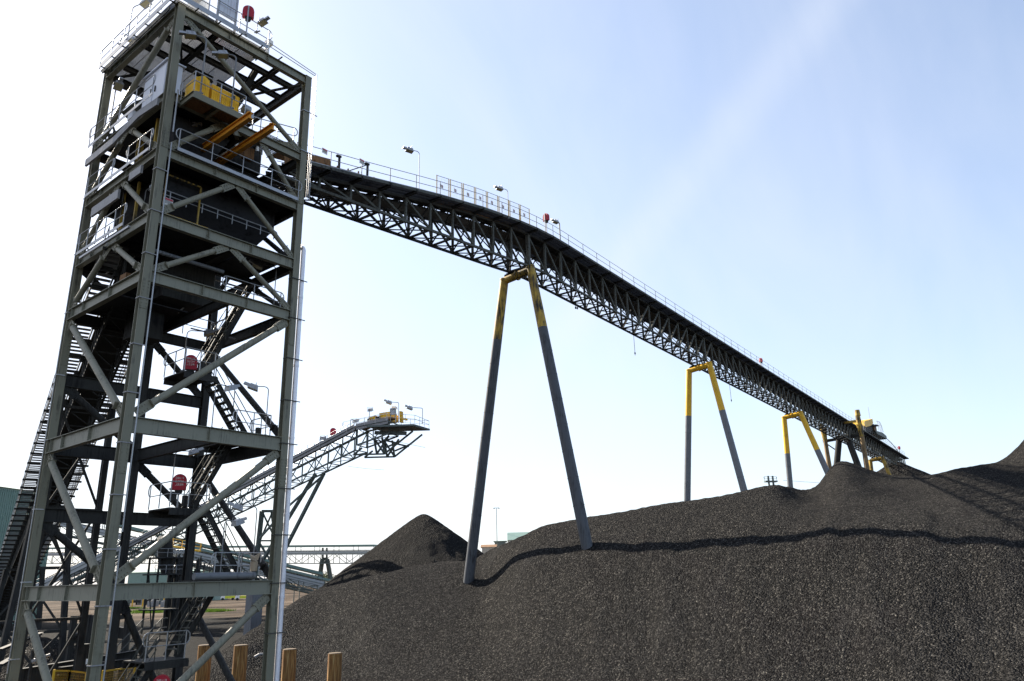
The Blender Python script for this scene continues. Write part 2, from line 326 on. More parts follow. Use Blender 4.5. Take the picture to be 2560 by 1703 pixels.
# ------------------------------------------------------------------ coal piles
# surveyed profiles of the heap: bearing from a datum, then (distance, height) of its foot, shoulder and crest
DATUM = (-12.307, -28.504)
SURVEY = np.array([(0.0553, 33.0, 2.3007, 42.6609, 7.2, 84.0, 19.1913), (0.1038, 33.0, 2.2282, 42.8139, 7.42, 80.0, 14.8039), (0.1346, 33.271, 2.1549, 42.9636, 7.55, 82.0, 15.1486), (0.1758, 33.6194, 2.063, 43.2303, 7.73, 86.0, 14.7196), (0.2068, 33.871, 1.999, 43.483, 7.87, 88.0, 15.1179), (0.2372, 34.1943, 1.9302, 43.7726, 8.02, 90.0, 16.0948), (0.2719, 34.6629, 1.8432, 44.1616, 8.15, 88.0, 17.7116), (0.3025, 35.0629, 1.7717, 44.5591, 8.23, 78.0, 13.2923), (0.327, 35.3771, 1.7176, 44.9123, 8.26, 69.0, 12.8476), (0.3465, 35.6229, 1.6767, 45.2218, 8.26, 64.0, 12.975), (0.3868, 36.175, 1.5913, 45.9307, 8.23, 60.0, 12.1548), (0.4541, 37.35, 1.4314, 47.3449, 8.17, 58.5, 11.6281), (0.5078, 38.2583, 1.3214, 48.7037, 8.09, 58.5, 11.3681), (0.5731, 39.9203, 1.1359, 50.6646, 8.02, 59.0, 10.9121), (0.645, 41.9031, 0.9385, 53.2942, 7.96, 59.5, 10.3317), (0.684, 42.9719, 0.8447, 54.9585, 7.76, 60.0, 9.1741), (0.7122, 43.6974, 0.7885, 58, 6.5, 62, 8.95), (0.7343, 44.2632, 0.7482, 57.6, 5.75, 62.5, 8.0), (0.7843, 45.5526, 0.6679, 56, 5.0, 63, 7.95), (0.8608, 47.5526, 0.5753, 55.4411, 4.6015, 60.7, 7.0691), (0.9276, 50.0, 0.5, 57.636, 4.1288, 62.7, 6.2327), (0.9768, 50.5, 0.4, 55.0, 3.1, 58.0, 4.6), (1.0173, 49.5, 0.3, 52.0, 1.9, 54.0, 3.4), (1.0792, 47.0, 0.1, 49.0, 0.6, 51.0, 1.0), (1.2, 45.0, -0.4, 48.0, -0.4, 51.0, -0.4)])
def _table():
    a = np.linspace(SURVEY[0, 0], SURVEY[-1, 0], 211); kn = np.stack([np.interp(a, SURVEY[:, 0], SURVEY[:, j]) for j in range(1, 7)], 1)
    ker = np.exp(-np.arange(-4, 5)**2/6.); ker /= ker.sum(); kn = np.stack([np.convolve(np.pad(kn[:, j], 4, 'edge'), ker, 'valid') for j in range(6)], 1)
    k2 = np.exp(-np.arange(-6, 7)**2/(2*1.8**2)); k2 /= k2.sum(); tg = np.arange(0, 262, 1.0); Z = []
    for bt, b_, tm, zm, tc_, zc in kn:
        z = np.interp(tg, [0, bt*.55, bt*.8, bt, tm, tc_, tc_+3, tc_+3+max(zc, 0)/.38, 262], [-.7, -.5, b_-1.3 if b_ > 1 else -.3, b_, zm, zc, zc-1.2, -.7, -.7]); Z.append(np.convolve(np.pad(z, 6, 'edge'), k2, 'valid'))
    return a, np.array(Z)
_TA, _TZ = _table()
_P = RNG.uniform(0, 2*math.pi, (40, 3)); _K = RNG.normal(0, 1, (40, 2))
def fnoise(x, y, s, o=5, seed=0, gain=0.5):
    """cheap smooth noise: summed rotated sines, s = wavelength"""
    r = 0*x; amp = 1.0
    for k in range(o):
        for j in range(3):
            q = (_K[(seed*7+k*3+j) % 40]); q = q/np.hypot(*q); ph = _P[(seed*5+k*3+j) % 40, 0]; p2 = _P[(seed*5+k*3+j) % 40, 1]
            r = r+amp*np.sin((x*q[0]+y*q[1])*2*math.pi/s+ph+1.3*np.sin((x*q[1]-y*q[0])*2*math.pi/(s*1.7)+p2))/3
        s /= 2.03; amp *= gain
    return r
def pile_h(x, y):
    dx = x-DATUM[0]; dy = y-DATUM[1]; t = np.clip(np.hypot(dx, dy), 0, 260.9); b = np.arctan2(dy, dx)
    a = np.clip((b-_TA[0])/(_TA[1]-_TA[0]), 0, len(_TA)-1.001); i = a.astype(int); fa = a-i; j = t.astype(int); ft = t-j
    h = (_TZ[i, j]*(1-fa)+_TZ[i+1, j]*fa)*(1-ft)+(_TZ[i, j+1]*(1-fa)+_TZ[i+1, j+1]*fa)*ft
    h = h-np.clip((-b-.05)/.35, 0, 1)*14
    f = np.clip(h/2.5, 0, 1)
    u = t*.22; v = b*34.0                       # gullies run straight down the heap
    g = (fnoise(u, v, 7.0, 4, 1, .55)*0.26+fnoise(u*.7, v, 2.2, 2, 2)*0.06)*(1-.85*np.clip((t-46)/8, 0, 1))
    for fx, fy in ((30.1, -.33), (30.1, 10.28), (66.4, 2.5)): h = h+.15*np.exp(-((x-fx)**2+(y-fy)**2)/1.1)
    l = fnoise(x, y, 8.0, 5, 3)*0.06+fnoise(x, y, 0.9, 2, 4, 0.6)*0.03
    return h+f*(g+l)
def heightfield(name, xs, ys, fn, mat, zmin=-0.03):
    X, Y = np.meshgrid(xs, ys); Z = fn(X, Y); ny_, nx_ = X.shape
    vs = np.stack([X.ravel(), Y.ravel(), Z.ravel()], 1)
    I = np.arange(nx_*ny_).reshape(ny_, nx_)
    q = np.stack([I[:-1, :-1], I[:-1, 1:], I[1:, 1:], I[1:, :-1]], -1).reshape(-1, 4)
    keep = (vs[q][:, :, 2].max(1) > zmin); q = q[keep]
    used = np.unique(q); mp_ = -np.ones(len(vs), int); mp_[used] = np.arange(len(used))
    vs = vs[used]; q = mp_[q]
    me = bpy.data.meshes.new(name); me.vertices.add(len(vs)); me.vertices.foreach_set('co', vs.ravel().astype(np.float32))
    me.loops.add(len(q)*4); me.loops.foreach_set('vertex_index', q.ravel().astype(np.int32))
    me.polygons.add(len(q)); me.polygons.foreach_set('loop_start', np.arange(0, len(q)*4, 4, dtype=np.int32))
    me.polygons.foreach_set('use_smooth', np.ones(len(q), bool)); me.update(); me.validate()
    me.materials.append(M[mat]); o = bpy.data.objects.new(name, me); COL.objects.link(o); return o
xs = np.concatenate([np.arange(4, 70, 0.22), np.arange(70, 130, 0.4), np.arange(130, 215, 1.2)])
ys = np.concatenate([np.arange(-52, 24, 0.25), np.arange(24, 52, 0.7)])
tag(heightfield('coal_pile', xs, ys, pile_h, 'coal'), 'huge long ridge of black coal lumps filling the right foreground under the high conveyor', 'coal pile')
def cone(cx, cy, h, s, seed):
    def fn(x, y):
        d = np.hypot(x-cx, y-cy); a = np.arctan2(y-cy, x-cx)
        z = h-s*(np.sqrt(d*d+.7)-.83); f = np.clip((h-z)/4, 0, 1)*np.clip(z/2, 0, 1)
        return z+f*(0.05*np.sin(a*9+seed+2*np.sin(a*2))+0.04*np.sin(a*23+seed)+fnoise(x, y, 5, 4, seed)*0.08)-0.1
    return fn
tag(heightfield('coal_pile', np.arange(38, 96, 0.45), np.arange(24, 82, 0.45), cone(66.8, 52.7, 15.3, .735, 3), 'coalshade'), 'pointed cone of black coal behind the ridge, left of the tall twin grey legs', 'coal pile')
tag(heightfield('coal_pile', np.arange(120, 240, 1.0), np.arange(-50, 66, 1.0), cone(187, 14, 30.3, .62, 5), 'coalfar'), 'far dark cone of fine coal heaped under the discharge end of the high conveyor', 'coal pile')
# low banks of coal behind and beside the tower foot
def bank(x, y):
    z = 3.7*np.exp(-((x+5)/9)**2-((y-25)/6)**2)+2.7*np.exp(-((x-9)/7)**2-((y-31)/6)**2)+0.9*np.exp(-((x-11)/6)**2-((y-17)/4)**2)+0.7*np.exp(-((x+3)/4)**2-((y-12)/4)**2)
    return z*(1+0.16*fnoise(x, y, 4, 5, 6))+fnoise(x, y, 1.1, 3, 4)*.06-0.14
tag(heightfield('coal_bank', np.arange(-30, 30, 0.3), np.arange(-4, 50, 0.3), bank, 'coalyard'), 'low bank of spilt black coal lying behind the tower foot', 'coal bank')

# ================================================================== TRANSFER TOWER
A, B = 6.8, 7.12                        # plan size; x along the conveyor, y away
LV = {1: 30.96, 2: 26.42, 3: 23.71, 4: 20.72, 5: 18.14, 6: 12.21, 7: 6.23}   # top of steel of each level
DP = {1: .46, 2: .42, 3: .42, 4: .50, 5: .50, 6: .60, 7: .56}
tower = thing('transfer_tower', 'tall open steel transfer tower of green-grey columns, beams and tube braces at the left', 'tower', (0, 0, 0))
CW = 0.34
def column(x, y, z0, z1, w=CW, splices=(), mat='steel'):
    mb = MB(); mb.ibeam((x, y, z0), (x, y, z1), w, w*0.96, (0, 1, 0), 0.035, 0.022)
    for zs in splices:
        for sy in (-1, 1):
            mb.box((x, y+sy*(w*0.48+0.012), zs), (w*0.86, 0.024, 1.25))
            for k in range(9):
                for sx in (-1, 1): mb.box((x+sx*w*0.28, y+sy*(w*0.48+0.034), zs-0.54+k*0.135), (0.042, 0.025, 0.042))
        for sx in (-1, 1): mb.box((x+sx*0.035, y, zs), (0.03, w*0.7, 1.1))
    mb.box((x, y, z1+0.012), (w+0.06, w+0.02, 0.024))
    return mb.build('column', mat, tower)
for (x, y) in ((0, 0), (A, 0), (0, B), (A, B)):
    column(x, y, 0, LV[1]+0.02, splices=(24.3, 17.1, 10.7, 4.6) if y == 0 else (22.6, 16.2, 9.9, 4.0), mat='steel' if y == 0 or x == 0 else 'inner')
column(3.7, B, 0, LV[5], 0.30, mat='inner'); column(3.4, 9.6, 0, 14.6, 0.26, mat='inner')
for (x, y) in ((0, 0), (A, 0), (0, B), (A, B), (3.7, B)):
    mb = MB(); mb.box((x, y, 0.14), (1.1, 1.1, 0.5)); mb.build('footing', 'concrete', tower)
g = CW/2
def hbeam(p, q, z, d, mat='beam', w=0.24, nrm=None, clusters=(), out=1):
    a = Vector((p[0], p[1], z-d/2)); b = Vector((q[0], q[1], z-d/2)); dr = (b-a).normalized()
    a2 = a+dr*0.0; b2 = b
    mb = MB(); mb.ibeam(a2, b2, w, d)
    n2 = Vector((dr.y, -dr.x, 0))
    for t in clusters:
        c = a+(b-a)*t; bolts(mb, c+n2*0.008, dr, (0, 0, 1), n2, 2, 4, 0.10, 0.09, 0.045, 0.03)
        mb.bar(c+n2*w*0.25+Vector((0, 0, -d*.46)), c+n2*w*0.25+Vector((0, 0, d*.46)), 0.012, w*0.4, n2)
    return mb.build('beam', mat, tower)
for k, z in LV.items():
    d = DP[k]; cl = (0.34, 0.66) if k < 6 else (0.42,)
    hbeam((g, -0.06), (A-g, -0.06), z, d, 'beam', 0.24, clusters=cl if k in (1, 2, 3, 4, 5) else (0.48,))
    hbeam((-0.06, B-g), (-0.06, g), z, d, 'beam', 0.24, clusters=(0.05, 0.22, 0.6))
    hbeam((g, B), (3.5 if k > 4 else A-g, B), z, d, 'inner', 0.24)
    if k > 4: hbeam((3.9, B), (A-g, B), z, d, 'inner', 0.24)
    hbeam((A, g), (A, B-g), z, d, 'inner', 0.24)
    if k in (2, 3, 4, 5, 6): hbeam((3.7, 0.08), (3.7, B-0.25), z-0.01, d-0.06, 'inner', 0.2)
    if k in (1, 2, 3, 4): hbeam((0.1, 3.5), (3.58, 3.5), z-0.02, 0.32, 'inner', 0.16); hbeam((3.82, 3.5), (A-.15, 3.5), z-0.02, 0.32, 'inner', 0.16)
for z in (9.36, 15.22):
    hbeam((g, B), (3.5, B), z, 0.56, 'inner'); hbeam((3.9, B), (A-g, B), z, 0.56, 'inner')
# flanged web stiffener lines seen on the upper beams
def brace(p, q, r, mat='brace', nrm=(0, -1, 0), trim=0.45, plate=True):
    p = Vector(p); q = Vector(q); d = (q-p).normalized(); n = Vector(nrm)
    a = p+d*trim; b = q-d*trim; mb = MB(); mb.tube(a+d*0.25, b-d*0.25, r, 14)
    if plate:
        for e, s in ((a, -1), (b, 1)):
            e0 = e-d*s*0.30; e1 = e+d*s*0.42; mb.bar(e0, e1, r*2.7, 0.035, n)
            bolts(mb, (e0+e1)/2+d*s*.05+n*0.018, d, n.cross(d), n, 4, 2, 0.12, r*1.35, 0.05, 0.035)
            bolts(mb, (e0+e1)/2-n*0.015, d, n.cross(d), -n, 4, 2, 0.13, r*1.15, 0.04, 0.025)
            mb.bar(e0, e0+d*s*0.03, r*2.2, r*2.2, n)
    return mb.build('brace', mat, tower)
Fy = -0.06
def zt(k): return LV[k]-0.05
def zb(k): return LV[k]-DP[k]-0.02
# front (x) face
brace((0.25, Fy, zb(1)), (A-0.15, Fy, LV[2]+0.1), 0.115)
brace((0.2, Fy, LV[3]+0.05), (2.45, Fy, zb(2)), 0.12, trim=0.3); brace((A-0.15, Fy, LV[3]+0.05), (4.6, Fy, zb(2)), 0.12, trim=0.3)
for k in (3, 4):
    brace((0.2, Fy, LV[k+1]+0.05), (3.25, Fy, zb(k)), 0.12, trim=0.35); brace((A-0.15, Fy, LV[k+1]+0.05), (3.55, Fy, zb(k)), 0.115, trim=0.35)
brace((0.2, Fy, LV[6]+0.1), (A-0.2, Fy, zb(5)), 0.145, trim=0.5); brace((0.2, Fy, LV[7]+0.1), (A-0.2, Fy, zb(6)), 0.145, trim=0.5)
brace((0.2, Fy, 0.3), (A-0.2, Fy, zb(7)), 0.145, trim=0.5)
# left (y) face
Lx = -0.06; NX = (-1, 0, 0)
brace((Lx, 0.25, zb(1)), (Lx, B-0.1, LV[2]+0.1), 0.13, nrm=NX)
for k in (2, 3, 4):
    brace((Lx, 0.25, LV[k+1]+0.05), (Lx, 3.3, zb(k)), 0.125, nrm=NX, trim=0.3); brace((Lx, B-0.15, LV[k+1]+0.05), (Lx, 3.75, zb(k)), 0.125, nrm=NX, trim=0.3)
for k in (5, 6):
    brace((Lx, B-0.15, zb(k)), (Lx, 0.25, LV[k+1]+0.1), 0.145, nrm=NX, trim=0.4)
brace((Lx, B-0.15, zb(7)), (Lx, 0.25, 0.3), 0.145, nrm=NX, trim=0.4)
# rear faces (backlit darkness put into the steel colour)
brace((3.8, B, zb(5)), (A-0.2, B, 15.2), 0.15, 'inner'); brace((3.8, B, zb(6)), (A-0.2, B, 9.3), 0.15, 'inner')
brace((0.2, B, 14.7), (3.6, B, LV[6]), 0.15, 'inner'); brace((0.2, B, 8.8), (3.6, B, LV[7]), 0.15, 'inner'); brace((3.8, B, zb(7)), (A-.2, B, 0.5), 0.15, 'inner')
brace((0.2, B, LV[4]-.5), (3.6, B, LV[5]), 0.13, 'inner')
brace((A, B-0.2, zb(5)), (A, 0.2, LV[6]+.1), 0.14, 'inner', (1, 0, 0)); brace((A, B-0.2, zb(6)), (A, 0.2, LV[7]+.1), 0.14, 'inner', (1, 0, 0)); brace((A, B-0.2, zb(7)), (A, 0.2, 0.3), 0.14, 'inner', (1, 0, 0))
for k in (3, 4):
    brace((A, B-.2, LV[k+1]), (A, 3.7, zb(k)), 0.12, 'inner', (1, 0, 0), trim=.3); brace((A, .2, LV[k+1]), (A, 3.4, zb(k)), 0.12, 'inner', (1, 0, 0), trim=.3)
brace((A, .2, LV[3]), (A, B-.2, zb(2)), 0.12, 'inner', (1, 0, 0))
# raking struts under the roof frame
for (p, q) in (((1.2, 3.5, zb(1)), (3.2, 3.5, LV[2])), ((5.2, 3.5, zb(1)), (3.4, 3.5, LV[2])), ((4.4, 0.9, zb(1)), (4.0, 5.0, LV[2])), ((2.2, 6.8, zb(1)), (4.4, 6.8, LV[2]))):
    mb = MB(); mb.ibeam(p, q, 0.26, 0.26, (0, 1, 0)); mb.build('strut', 'inner', tower)
for y in (1.0, 2.2, 5.8):
    mb = MB(); mb.ibeam((0.15, y, LV[1]-.2), (A-.15, y, LV[1]-.2), 0.2, 0.28); mb.build('joist', 'inner', tower)
for x in (1.9, 5.2):
    mb = MB(); mb.ibeam((x, .15, LV[1]-.22), (x, B-.15, LV[1]-.22), 0.2, 0.26); mb.build('joist', 'inner', tower)
for (p, q) in (((0.15, 0.3), (1.9, 3.4)), ((0.15, 6.8), (1.9, 3.6)), ((A-.2, .3), (5.2, 3.4)), ((1.9, 3.5), (.2, 3.3))):
    mb = MB(); mb.bar((p[0], p[1], LV[1]-.36), (q[0], q[1], LV[1]-.36), 0.1, 0.1); mb.build('joist', 'inner', tower)
# floors
mb = MB(); grating(mb, -0.35, A*0.62, -0.25, B+0.2, LV[1]+0.06, 'x', 0.085, 0.05); mb.build('grating_floor', 'galv', tower)
mb = MB(); mb.box((2.0, 3.4, LV[2]+0.03), (4.0, 6.6, 0.05)); mb.box((5.3, 5.2, LV[2]+0.03), (2.6, 3.2, 0.05)); mb.build('floor_plate', 'plate', tower)
mb = MB(); mb.box((A/2, B/2+.1, LV[3]+0.03), (A+0.1, B-0.1, 0.05)); mb.build('floor_plate', 'plate', tower)
mb = MB(); mb.box((2.3, B/2, LV[4]+0.03), (4.5, B-.1, 0.05)); mb.box((5.6, 2.0, LV[4]+0.03), (1.9, 3.9, 0.05)); mb.build('floor_plate', 'plate', tower)
mb = MB(); mb.box((1.9, 5.2, LV[5]+0.03), (3.5, 3.3, 0.05)); mb.build('floor_plate', 'plate', tower)
for z, (x0, x1, y0, y1) in ((15.1, (3.3, 4.9, 2.6, 4.4)), (9.2, (3.3, 5.0, 2.6, 4.4)), (12.26, (5.6, 6.7, .9, 4.5)), (6.28, (5.0, 6.7, .9, 4.5)), (3.25, (3.0, 4.8, 2.6, 4.4))):
    mb = MB(); mb.box(((x0+x1)/2, (y0+y1)/2, z), (x1-x0, y1-y0, 0.06)); mb.channel((x0, y0, z-.15), (x1, y0, z-.15), .08, .24); mb.channel((x0, y1, z-.15), (x1, y1, z-.15), .08, .24)
    mb.build('stair_landing', 'inner', tower)
# staircases: zig-zag of open tread flights
def flight(p, q, w=0.85, rails='both'):
    p = Vector(p); q = Vector(q); run = Vector((q.x-p.x, q.y-p.y, 0)); side = Vector((-run.y, run.x, 0)).normalized()
    mb = MB()
    for s in (-1, 1): mb.channel(p+side*s*w/2, q+side*s*w/2, .05, .24, (0, 0, 1), .012, s)
    o = mb.build('staircase', 'inner', tower)
    n = max(5, round((q.z-p.z)/0.26)); mb = MB()
    for i in range(1, n):
        c = p+(q-p)*i/n; mb.bar(c-side*(w/2-.03), c+side*(w/2-.03), 0.24, 0.045, (0, 0, 1))
    mb.build('treads', 'truss', o)
    mb = MB()
    for s in (-1, 1):
        a = p+side*s*(w/2+.03); b = q+side*s*(w/2+.03)
        for h in (0.95, 0.5): mb.tube(a+V(0, 0, h), b+V(0, 0, h), 0.021, 6)
        for t in (0.03, 0.5, 0.97): c = a+(b-a)*t; mb.tube(c, c+V(0, 0, .95), 0.021, 6)
    mb.build('handrail', 'truss', o)
flight((4.6, 3.9, 15.15), (6.5, 3.9, 19.4)); flight((6.9, 3.1, 12.3), (4.75, 3.1, 15.1)); flight((4.75, 3.9, 9.2), (6.35, 3.9, 12.3))
flight((6.95, 3.1, 6.3), (5.0, 3.1, 9.2)); flight((4.7, 3.9, 3.3), (6.4, 3.9, 6.25)); flight((2.2, 3.4, 0.9), (3.6, 3.4, 3.2), 0.8)
# hoppers and chutes
mb = MB(); top = [(0.9, 1.2), (6.3, 1.2), (6.3, 6.2), (0.9, 6.2)]; bot = [(1.9, 2.4), (5.2, 2.4), (5.2, 5.6), (1.9, 5.6)]
mb.hexa([(x, y, 20.8) for x, y in bot]+[(x, y, 22.5) for x, y in top]); mb.box((3.6, 3.7, 23.0), (5.4, 5.0, 1.0)); mb.build('hopper', 'plate', tower)
mb = MB(); mb.box((3.3, 4.3, 19.6), (2.4, 2.6, 2.3)); mb.box((2.4, 5.0, 17.5), (1.2, 1.2, 1.3)); mb.build('chute', 'inner', tower)
mb = MB(); mb.box((4.4, 4.4, 24.9), (3.6, 2.6, 2.1)); mb.box((5.6, 4.4, 27.6), (1.9, 2.2, 2.2)); mb.box((3.2, 4.6, 26.9), (2.2, 1.9, .9)); mb.build('head_chute', 'inner', tower)
mb = MB(); mb.hexa([(.9, .9, 24.5), (2.6, .9, 24.5), (2.6, 3.1, 24.5), (.9, 3.1, 24.5), (.5, .6, 25.9), (3.3, .6, 25.9), (3.3, 3.4, 25.9), (.5, 3.4, 25.9)]); mb.build('head_chute', 'plate', tower)
# yellow machine frames and guards inside
mb = MB()
for (x0, y0, z0, x1, z1) in ((0.75, 0.9, 20.85, 2.3, 23.1),):
    for p, q in (((x0, y0, z0), (x0, y0, z1)), ((x1, y0, z0), (x1, y0, z1)), ((x0, y0, z1), (x1, y0, z1)), ((x0, y0, z0+.25), (x1, y0, z0+.25))): mb.bar(p, q, .07, .07)
mb.build('machine_frame', 'yellowdirty', tower); mb = MB()
mb.bar((0.5, .5, 20.95), (2.6, .5, 20.95), .05, .24); mb.build('machine_frame', 'yellow', tower); mb = MB()
for y in (1.0, 2.6, 4.0): mb.bar((.35, y, 20.8), (.35, y, 23.2), .09, .12)
mb.bar((.35, .8, 21.2), (.35, 5.0, 21.2), .06, .26); mb.bar((.35, .9, 18.6), (.35, 2.0, 18.6), .06, .1); mb.bar((.4, 3.2, 24.0), (.4, 3.2, 26.0), .08, .3); mb.bar((.4, 1.6, 24.2), (.4, 1.6, 26.0), .1, .2)
mb.build('machine_frame', 'yellowdirty', tower)
# main guard rails
def trail(pts, **k): mb = MB(); rail(mb, pts, **k); return mb.build('guard_rail', 'galv', tower)
z1 = LV[1]+0.05
trail([(-.45, B+.1, z1), (-.45, -.38, z1), (A*.62, -.38, z1)], h=1.1, sp=1.35)
trail([(0.9, B+.3, z1), (A*.62, B+.3, z1)], h=1.1)
trail([(-.42, B-.1, LV[2]), (-.42, 0.75, LV[2])], h=1.05, sp=1.5)
trail([(-.25, B-.3, LV[3]), (-.25, 4.2, LV[3])], h=1.05, sp=1.6); trail([(-.25, 2.7, LV[3]), (-.25, .6, LV[3])], h=1.05, sp=1.2)
trail([(0.55, -.28, LV[3]), (A-.25, -.28, LV[3])], h=1.05, sp=1.7)
trail([(-.25, B-.4, LV[4]), (-.25, 2.2, LV[4])], h=1.05, sp=1.0); trail([(.3, 1.0, 21.95), (6.2, 1.0, 21.95)], h=.45, sp=.75)
trail([(3.7, .5, LV[5]), (A-.3, .5, LV[5])], h=1.0, sp=1.6); trail([(2.0, 6.6, LV[5]), (6.5, 6.6, LV[5])], h=1.0, sp=1.5)
for z, pts in ((15.15, [(3.3, 4.4, 0), (3.3, 2.6, 0), (4.7, 2.6, 0)]), (9.25, [(3.3, 4.4, 0), (3.3, 2.6, 0), (4.9, 2.6, 0)]), (12.3, [(5.0, .9, 0), (6.7, .9, 0), (6.7, 2.4, 0)]), (6.3, [(4.6, .9, 0), (6.7, .9, 0), (6.7, 2.4, 0)]), (3.3, [(3.0, 2.6, 0), (4.6, 2.6, 0)])):
    trail([(p[0], p[1], z) for p in pts], h=1.05, sp=0.9)
mb = MB()                                  # galvanised toe plates
mb.bar((-.47, B+.1, z1+.12), (-.47, -.38, z1+.12), .02, .26); mb.bar((-.45, -.40, z1+.12), (A*.62, -.40, z1+.12), .02, .26)
mb.build('toe_plate', 'galv', tower); mb = MB()
mb.bar((0.5, -.3, LV[3]+.06), (A-.3, -.3, LV[3]+.06), .05, .16); mb.bar((-.3, B-.3, LV[3]+.06), (-.3, .6, LV[3]+.06), .02, .14)
mb.build('toe_plate', 'galv', tower); mb = MB()
mb.bar((-.44, B-.1, LV[2]+.04), (-.44, .6, LV[2]+.04), .02, .14); mb.bar((-.3, B-.4, LV[4]+.05), (-.3, 2.1, LV[4]+.05), .02, .14)
mb.build('toe_plate', 'galv', tower)
mb = MB(); mb.bar((-.35, B-.1, LV[1]-.16), (-.35, .3, LV[1]-.16), .05, .2); mb.build('edge_angle', 'truss', tower); mb = MB(); mb.bar((-.3, 6.2, LV[4]-.32), (-.3, 1.4, LV[4]-.32), .1, .1); mb.build('edge_angle', 'galv', tower)
for k in range(7):
    y = B-.2-k*1.15; mb = MB(); mb.bar((-.5, y, z1-.02), (.2, y, z1-.02), .05, .05); mb.build('walkway_bracket', 'truss', tower)
for k in range(5):
    x = .6+k*1.1; mb = MB(); mb.bar((x, -.45, z1-.02), (x, .2, z1-.02), .05, .05); mb.build('walkway_bracket', 'truss', tower)
# cranked cable tray below level two on the left face
mb = MB()
for a, b in (((-.45, 6.9, 24.75), (-.45, 3.95, 24.75)), ((-.45, 3.95, 24.75), (-.3, 2.0, 25.35)), ((-.3, 2.0, 25.35), (-.2, .5, 25.35))): mb.bar((a[0], a[1], a[2]+.75), (b[0], b[1], b[2]+.75), .1, .36)
mb.build('cable_tray', 'tray', tower)
mb = MB(); mb.bar((-.2, 5.9, LV[4]+1.9), (-.2, 3.2, LV[4]+1.9), .1, .45); mb.bar((-.2, 2.3, LV[4]+2.35), (-.2, 1.2, LV[4]+2.35), .1, .38); mb.build('cable_tray', 'tray', tower)
# control cabinets
mb = MB(); mb.box((.5, 1.95, LV[2]+1.15), (.7, 2.1, 2.1)); mb.box((.5, 1.95, LV[2]+2.24), (.9, 2.3, .06))
mb.box((.14, 1.4, LV[2]+1.1), (.03, .9, 1.9)); mb.box((.14, 2.5, LV[2]+1.1), (.03, .9, 1.9)); cb = mb.build('control_cabinet', 'cabinet', tower)
mb = MB(); mb.box((.1, 1.75, LV[2]+1.1), (.05, .04, .3)); mb.box((.1, 2.15, LV[2]+1.1), (.05, .04, .3)); mb.build('handle', 'bolt', cb)
# roof equipment: panel frame, vent housing
mb = MB()
for x in (1.6, 2.5): mb.bar((x, -.25, LV[1]), (x, -.25, LV[1]+2.1), .09, .09)
mb.bar((1.6, -.25, LV[1]+2.1), (2.5, -.25, LV[1]+2.1), .09, .09); mb.bar((1.6, -.25, LV[1]+.62), (2.5, -.25, LV[1]+.62), .06, .06)
fr = mb.build('panel_frame', 'galv', tower); mb = MB(); mb.box((2.05, -.25, LV[1]+1.35), (.8, .04, 1.4)); mb.build('panel', 'cabinet', fr)
mb = MB(); mb.box((1.2, .9, LV[1]+.8), (.7, .8, 1.4)); mb.box((.75, .5, LV[1]+1.6), (.6, .6, .8)); mb.build('roof_housing', 'white', tower)
mb = MB(); mb.box((.42, .1, LV[1]+1.15), (.5, .06, .5)); mb.build('roof_housing', 'rust', tower)
# head pulley cover, curved, seen at the rear left
mb = MB(); c0 = (2.0, 6.2, 27.6)
outer = arc_pts(c0, (1, 0, 0), (0, 0, 1), 1.75, math.radians(15), math.radians(150), 12); inner = arc_pts(c0, (1, 0, 0), (0, 0, 1), 1.2, math.radians(15), math.radians(150), 12)
for i in range(12):
    mb.prism([outer[i], outer[i+1], inner[i+1], inner[i]], (0, -1.1, 0))
    mb.bar(outer[i]+V(0, .02, 0), inner[i]+V(0, .02, 0), .04, .04, (0, 1, 0)); mb.bar(outer[i]+V(0, -1.12, 0), inner[i]+V(0, -1.12, 0), .04, .04, (0, 1, 0))
pc = mb.build('pulley_cover', 'truss', tower); mb = MB(); mb.tube((2.0, 5.2, 27.6), (2.0, 6.1, 27.6), .8, 20); mb.build('head_pulley', 'rust', pc)
mb = MB(); mb.box((1.0, 5.5, 28.1), (.7, .5, .4)); mb.build('floodlight_box', 'cabinet', tower)
# yellow drive guard on a cantilever platform at level two
px0, px1, py0, pz = 0.45, 2.85, -1.25, 26.0
mb = MB(); mb.channel((px0, py0, pz), (px1, py0, pz), .08, .3, side=1); mb.channel((px0, py0, pz), (px0, -.1, pz), .08, .3); mb.channel((px1, py0, pz), (px1, -.1, pz), .08, .3)
mb.ibeam((1.65, py0+.05, pz-.04), (1.65, -.1, pz-.04), .12, .22); pf = mb.build('drive_platform', 'steel', tower)
mb = MB(); mb.box(((px0+px1)/2, (py0-.1)/2, pz+.17), (px1-px0-.02, 1.1, .04)); mb.box((.98, -.68, pz-.02), (.9, .9, .05)); mb.build('platform_floor', 'rust', pf)
mb = MB()
mb.prism([(x, -1.05, z) for x, z in ((.6, 26.2), (1.2, 26.2), (1.2, 27.15), (.95, 27.28), (.6, 27.05))], (0, .9, 0))
for k in range(9):
    x = .6+k*.075; mb.bar((x, -1.06, 26.22), (x, -1.06, 27.0), .02, .02)
mb.box((2.0, -.6, 26.65), (1.3, .85, .9))
for k in range(14): mb.bar((1.37+k*.097, -1.035, 26.22), (1.37+k*.097, -1.035, 27.08), .03, .03)
gd = mb.build('drive_guard', 'yellowbright', pf)
mb = MB(); mb.box((2.35, -1.06, 26.95), (.18, .03, .14)); mb.build('guard_slot', 'bolt', gd)
mb = MB(); rail(mb, [(px0, -.15, pz+.2), (px0, py0, pz+.2), (px1, py0, pz+.2), (px1, -.15, pz+.2)], h=.95, sp=1.2); mb.build('guard_rail', 'galv', pf)
mb = MB(); mb.tube((2.95, -.9, 26.75), (3.25, -.9, 26.75), .22, 12); mb.box((3.3, -.8, 26.55), (.3, .4, .3)); mb.build('drive_motor', 'galv', pf)
